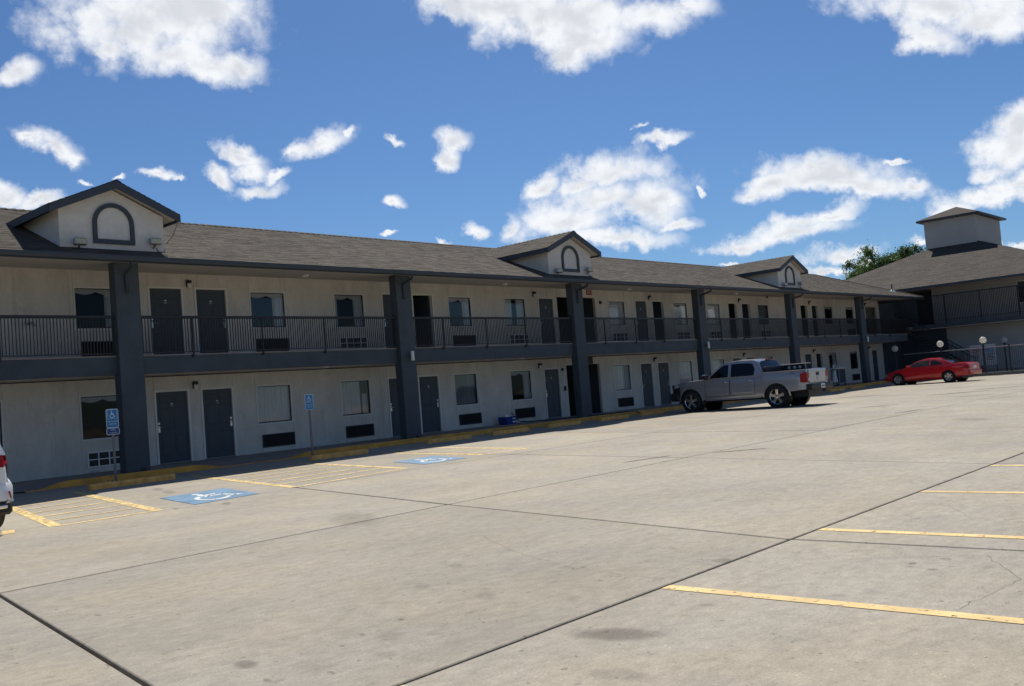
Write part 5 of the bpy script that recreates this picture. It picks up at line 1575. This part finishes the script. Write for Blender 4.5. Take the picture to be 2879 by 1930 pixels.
for s in (1, -1):
    # doors as skins with shut lines round them, windows let into the cab
    for nm, a, b, gl in (('front', .10, 1.16, [(1.00, 1.275), (.50, 1.66), (.40, 1.725), (.16, 1.755), (.16, 1.275)]), ('rear', -.95, .08, [(.04, 1.275), (.04, 1.762), (-.55, 1.755), (-.86, 1.72), (-.96, 1.5), (-.93, 1.275)])):
        d = car.skin('door', a, b, .56, 1.235, s, 'silver paint', .007)
        sg('window', gl, s, par=d)
        for e in ((a, .57, a, 1.235), (b, .57, b, 1.235), (a, .56, b, .56)): car.seam(*e, s, d)
        hx = a + .16
        h = MB().tube([(hx - .07, s * (car.y(hx, 1.08) + .015), 1.08), (hx - .05, s * (car.y(hx, 1.08) + .05), 1.085), (hx + .09, s * (car.y(hx, 1.08) + .05), 1.088), (hx + .11, s * (car.y(hx, 1.08) + .015), 1.085)], .017, 8).build('door_handle', 'chrome', d, smooth=True)
        car.skin('door_moulding', a + .02, b - .02, .64, .70, s, 'silver paint', .016, d, rows=2)
        car.skin('window_trim', a + .03, b - .06, 1.238, 1.252, s, 'chrome', .012, d, rows=2, edge=False)
    MB().cbox(.93, 1.13, min(s * 1.02, s * 1.24), max(s * 1.02, s * 1.24), 1.24, 1.44, .04).build('mirror', 'black plastic', tk)
    MB().cbox(.98, 1.14, min(s * 1.06, s * 1.23), max(s * 1.06, s * 1.23), 1.36, 1.445, .03).build('mirror_cap', 'chrome', tk)
    MB().cbox(-1.2, 1.2, min(s * .86, s * 1.02), max(s * .86, s * 1.02), .40, .46, .02).build('running_board', 'chrome' if False else 'steel', tk)
    # lamps
    m = MB()
    xa = -3.0
    P = [(-2.99, .95), (-2.72, .985)]
    zt, zb = 1.245, .86
    m.add([(-3.035, s * .74, zb), (-3.03, s * .955, zb), (-2.78, s * 1.0, zb + .02), (-2.80, s * 1.0, zt - .05), (-3.03, s * .945, zt), (-3.035, s * .77, zt)], [(0, 1, 4, 5), (1, 2, 3, 4)])
    t = m.build('taillight', 'tail red', tk)
    quadpatch('reverse_lens', [(-3.041, s * .75, zb + .04), (-3.038, s * .84, zb + .04), (-3.038, s * .84, zb + .17), (-3.041, s * .755, zb + .17)], 'lamp clear', t)
    car.skin('front_corner_guard', 2.31, 2.61, .60, 1.0, s, 'black plastic', .02)
    m = MB(); m.add([(2.72, s * .52, .98), (2.60, s * .90, .98), (2.34, s * .985, 1.0), (2.36, s * .975, 1.10), (2.58, s * .89, 1.12), (2.71, s * .54, 1.10)], [(0, 1, 4, 5), (1, 2, 3, 4)]); m.build('headlight', 'lamp clear', tk)
    for ax in (AX, -AX):
        wheel(tk, ax, s * .86, .42, .285, .285, 5, s)
        MB().lathe([(.49, -.12), (.47, .12), (.3, .12)], (ax, s * .80, .42), (0, s, 0), 28).build('wheel_well', 'black plastic', tk)
        # flared lip over the wheel
        m = MB(); P = []
        for k in range(0, 25):
            a = math.pi * k / 24
            x, z = ax + .505 * math.cos(a), .42 + .505 * math.sin(a)
            x2, z2 = ax + .56 * math.cos(a), .42 + .56 * math.sin(a)
            P.append([(x, s * (car.y(x, z) - .03), z), (x, s * (car.y(x, z) + .018), z), (x2, s * (car.y(x2, z2) + .014), z2), (x2, s * (car.y(x2, z2) - .004), z2)])
        me = m.grid(P).mesh('wheel_arch_lip', 'silver paint'); smooth_by_angle(me, 50); link('wheel_arch_lip', me, tk)
tgate = MB().cbox(-3.03, -2.97, -.735, .735, .82, 1.335, .02).build('tailgate', 'silver paint', tk)
MB().cbox(-3.05, -3.028, -.12, .12, 1.09, 1.22, .01).build('tailgate_handle', 'black plastic', tgate)
m = MB(); bt_ = [(-.13, -.022), (-.05, -.022), (-.035, -.05), (.05, -.05), (.035, -.022), (.13, -.022), (.115, .022), (.04, .022), (.05, .05), (-.035, .05), (-.05, .022), (-.115, .022)]
m.prism(bt_, lambda a, b, d: (d, -a, b + 1.0), -3.040, -3.031); m.build('tailgate_emblem', 'steel', tgate)
MB().box(-3.036, -3.028, -.36, .36, .885, .905).build('tailgate_crease', 'steel', tgate)
rb = MB().cbox(-3.20, -2.96, -.98, .98, .60, .80, .04).build('rear_bumper', 'black plastic', tk)
MB().cbox(-3.215, -3.19, -.16, .16, .62, .78, .006).build('licence_plate', 'white plastic', rb)
MB().box(-3.218, -3.2155, -.12, .12, .675, .725).build('plate_characters', 'grille dark', rb)
for s in (-1, 1): MB().lathe([(.001, -.01), (.04, -.01), (.045, 0)], (-3.20, s * .62, .66), (-1, 0, 0), 14).build('bumper_light', 'lamp clear', rb)
MB().cbox(-3.30, -3.18, -.05, .05, .50, .58, .01).build('tow_hitch', 'black plastic', tk)
# grille guard
fb = MB().cbox(2.36, 2.80, -1.0, 1.0, .46, .80, .07).build('front_bumper', 'black plastic', tk)
MB().cbox(2.46, 2.70, -.90, .90, .80, 1.10, .04).build('grille', 'black plastic', tk)
for yb in (-.45, .45): MB().tube([(2.76, yb, .62), (2.81, yb, .95), (2.74, yb, 1.12)], .035, 8).build('guard_upright', 'black plastic', fb)
MB().tube([(2.64, -.86, .80), (2.76, -.75, 1.08), (2.77, 0, 1.12), (2.76, .75, 1.08), (2.64, .86, .80)], .032, 8).build('guard_hoop', 'black plastic', fb)
MB().box(-2.9, 2.6, -.62, .62, .34, .62).build('chassis', 'black plastic', tk)
# black rack with round lights along the bed
rk = part('bed_rack', tk)
MB().cbox(-2.25, -1.30, -.80, -.70, 1.345, 1.55, .012).build('rack_box', 'black plastic', rk)
MB().cbox(-1.42, -1.30, -.70, .80, 1.345, 1.56, .012).build('headboard', 'black plastic', rk)
MB().cbox(-2.45, -1.30, -.83, -.67, 1.555, 1.585, .008).build('rack_rail', 'steel', rk)
for x in (-1.62, -1.84, -2.06): MB().lathe([(.001, .012), (.055, .01), (.06, 0)], (x, -.695, 1.45), (0, 1, 0), 14).build('round_light', 'lamp clear', rk)
q = text_mesh('4X4', .12, 'grille dark'); q.transform(Matrix.Rotation(R(90), 4, 'X')); q.transform(Matrix.Rotation(R(180), 4, 'Z'))
link('side_lettering', q, tk, (-2.45, car.y(-2.45, 1.22) + .004, 1.22))

# ---------------------------------------------------------------- red coupe
rd = thing('red_coupe', 'low red two-door coupe parked by the pool fence', 'car', (39.68, -5.19, 0), R(90 - 5.6))
AX = 1.375
car = Car(rd, 'red paint', -2.38, 2.28,
          [(-2.38, .90), (-2.28, .955), (-1.9, .965), (-1.2, .955), (.6, .905), (.95, .885), (1.5, .80), (2.0, .68), (2.2, .58), (2.28, .52)],
          [(-2.4, .34), (-1.9, .26), (-1, .22), (1, .22), (1.8, .22), (2.3, .27)],
          [(-2.38, .70), (-2.2, .82), (-1.6, .885), (0, .89), (1.4, .875), (1.95, .80), (2.2, .66), (2.28, .52)],
          [(-AX, .31, .37), (AX, .31, .37)], tumble=.06)
car.shell('body', lid=[(-2.38, 2.28)], crown=.045)
o, yy, zr, sg, tg = greenhouse(rd, 'red paint', [(-1.72, .955), (-1.1, 1.20), (-.72, 1.29), (-.2, 1.325), (.1, 1.305), (.32, 1.245), (1.02, .88)], .93, [(-1.8, .74), (-1.0, .82), (1.05, .80)], .56, 'cabin', crown=.04)
tg('windshield', .36, .96, .88); tg('rear_window', -1.62, -.82, .84)
for s in (1, -1):
    d = car.skin('door', -.52, .88, .27, lambda x: car.zu(x) - .012, s, 'red paint', .006)
    for e in ((-.52, .28, -.52, .93), (.88, .28, .88, .86), (-.52, .27, .88, .27)): car.seam(*e, s, d, .006)
    sg('window', [(.86, .925), (.40, 1.165), (.18, 1.225), (-.35, 1.25), (-.35, .945)], s, par=d)
    sg('quarter_window', [(-.42, .945), (-.42, 1.245), (-.70, 1.215), (-1.02, 1.09), (-1.06, .975)], s, par=rd)
    MB().cbox(-.40, -.22, min(s * .88, s * .91), max(s * .88, s * .91), .74, .775, .008).build('door_handle', 'red paint', d)
    MB().cbox(.58, .80, min(s * .90, s * 1.06), max(s * .90, s * 1.06), .92, 1.04, .03).build('mirror', 'red paint', rd)
    m = MB(); m.add([(-2.40, s * .36, .68), (-2.395, s * .70, .68), (-2.16, s * .845, .70), (-2.16, s * .835, .83), (-2.385, s * .69, .85), (-2.40, s * .38, .85)], [(0, 1, 4, 5), (1, 2, 3, 4)]); t = m.build('taillight', 'tail red', rd)
    m = MB(); m.add([(2.315, s * .30, .47), (2.22, s * .62, .48), (2.04, s * .765, .52), (2.05, s * .75, .63), (2.20, s * .60, .60), (2.29, s * .32, .565)], [(0, 1, 4, 5), (1, 2, 3, 4)]); m.build('headlight', 'lamp clear', rd)
    car.skin('side_marker', 1.88, 1.97, .44, .49, s, 'reflector amber', .008, rd, rows=2, n=3)
    for ax in (AX, -AX):
        wheel(rd, ax, s * .78, .31, .205, .20, 6, s, 'satin nickel', 'six')
        MB().lathe([(.365, -.1), (.355, .10), (.2, .10)], (ax, s * .72, .31), (0, s, 0), 24).build('wheel_well', 'black plastic', rd)
MB().cbox(-2.47, -2.34, -.74, .74, .36, .60, .05).build('rear_bumper', 'red paint', rd)
MB().cbox(-2.425, -2.38, -.20, .20, .66, .80, .01).build('licence_plate', 'white plastic', rd)
MB().cbox(2.2, 2.36, -.62, .62, .28, .44, .06).build('front_bumper', 'red paint', rd)
MB().box(-2.0, 1.9, -.60, .60, .17, .34).build('chassis', 'black plastic', rd)
MB().box(-.9, .5, -.5, .5, .35, .80).build('seats', 'dark interior', rd)

# ---------------------------------------------------------------- white sport utility at the left edge
sv = thing('white_suv', 'white sport utility vehicle cut off by the left edge of the picture', 'car', (-9.45, -6.75, 0), R(90))
AX = 1.39
car = Car(sv, 'pearl white paint', -2.28, 2.42,
          [(-2.28, 1.06), (-2.18, 1.12), (-1.6, 1.12), (.8, 1.06), (1.1, 1.04), (1.9, .98), (2.3, .86), (2.42, .74)],
          [(-2.28, .46), (-1.8, .36), (-1, .30), (1, .30), (1.9, .30), (2.42, .36)],
          [(-2.28, .76), (-2.12, .835), (-1.85, .90), (-1.5, .94), (0, .945), (1.4, .94), (2.0, .88), (2.3, .74), (2.42, .6)],
          [(-AX, .38, .45), (AX, .38, .45)])
car.shell('body', lid=[(-2.28, 2.42)], crown=.05)
o, yy, zr, sg, tg = greenhouse(sv, 'pearl white paint', [(-2.22, 1.10), (-2.05, 1.42), (-1.75, 1.62), (-1.2, 1.69), (-.3, 1.71), (.2, 1.66), (.45, 1.56), (1.2, 1.06)], 1.08, [(-2.3, .80), (-1.6, .87), (1.2, .87)], .64, 'cabin')
tg('windshield', .5, 1.12, .88); tg('rear_window', -2.12, -1.80, .84)
for s in (1, -1):
    for a, b, gl in ((-.02, 1.02, [(1.02, 1.10), (.42, 1.50), (.02, 1.58), (.02, 1.10)]), (-1.05, -.05, [(-.05, 1.10), (-.05, 1.585), (-.8, 1.56), (-1.05, 1.42), (-1.0, 1.10)])):
        d = car.skin('door', a, b, .38, 1.03, s, 'pearl white paint', .006)
        sg('window', gl, s, par=d)
        MB().tube([(a + .10, s * (car.y(a, .9) + .02), .90), (a + .14, s * (car.y(a, .9) + .045), .905), (a + .28, s * (car.y(a, .9) + .045), .905), (a + .32, s * (car.y(a, .9) + .02), .90)], .014, 8).build('door_handle', 'chrome', d)
    m = MB(); m.add([(-2.325, s * .44, .945), (-2.30, s * .735, .935), (-2.05, s * .875, .99), (-2.02, s * .87, 1.09), (-2.27, s * .735, 1.11), (-2.31, s * .46, 1.06)], [(0, 1, 4, 5), (1, 2, 3, 4)]); t = m.build('taillight', 'tail red', sv)
    quadpatch('reverse_lens', [(-2.332, s * .50, .97), (-2.312, s * .66, .975), (-2.316, s * .66, 1.04), (-2.330, s * .50, 1.03)], 'lamp clear', t)
    m = MB(); m.add([(-2.335, s * .765, .59), (-2.318, s * .80, .60), (-2.27, s * .835, .49), (-2.285, s * .815, .48)], [(0, 1, 2, 3)]); m.build('bumper_reflector', 'tail red', sv)
    for ax in (AX, -AX):
        wheel(sv, ax, s * .82, .38, .235, .25, 5, s, 'satin nickel')
        MB().lathe([(.44, -.1), (.43, .10), (.2, .10)], (ax, s * .76, .38), (0, s, 0), 24).build('wheel_well', 'black plastic', sv)
    MB().cbox(.85, 1.05, min(s * .96, s * 1.15), max(s * .96, s * 1.15), 1.05, 1.2, .04).build('mirror', 'pearl white paint', sv)
m = MB(); pr = [(-2.26, .84), (-2.35, .74), (-2.385, .66), (-2.37, .47), (-2.30, .44), (-2.2, .44), (-2.2, .84)]
rows = []
for j in range(13):
    u = -1 + 2 * j / 12; k = 1 - .085 * abs(u) ** 5
    rows.append([(x * k if x < -2.21 else x, u * (.885 if z < .7 else (.86 if z < .8 else .80)), z) for x, z in pr])
me = m.grid(rows).mesh('rear_bumper', 'pearl white paint'); fixnormals(me); smooth_by_angle(me, 40); link('rear_bumper', me, sv)
MB().cbox(-2.30, -2.08, -.84, .84, .27, .47, .04).build('bumper_valance', 'black plastic', sv)
MB().cbox(-2.325, -2.295, -.76, .76, .36, .41, .012).build('bumper_trim', 'chrome', sv)
MB().box(-1.9, 2.0, -.62, .62, .22, .42).build('chassis', 'black plastic', sv)
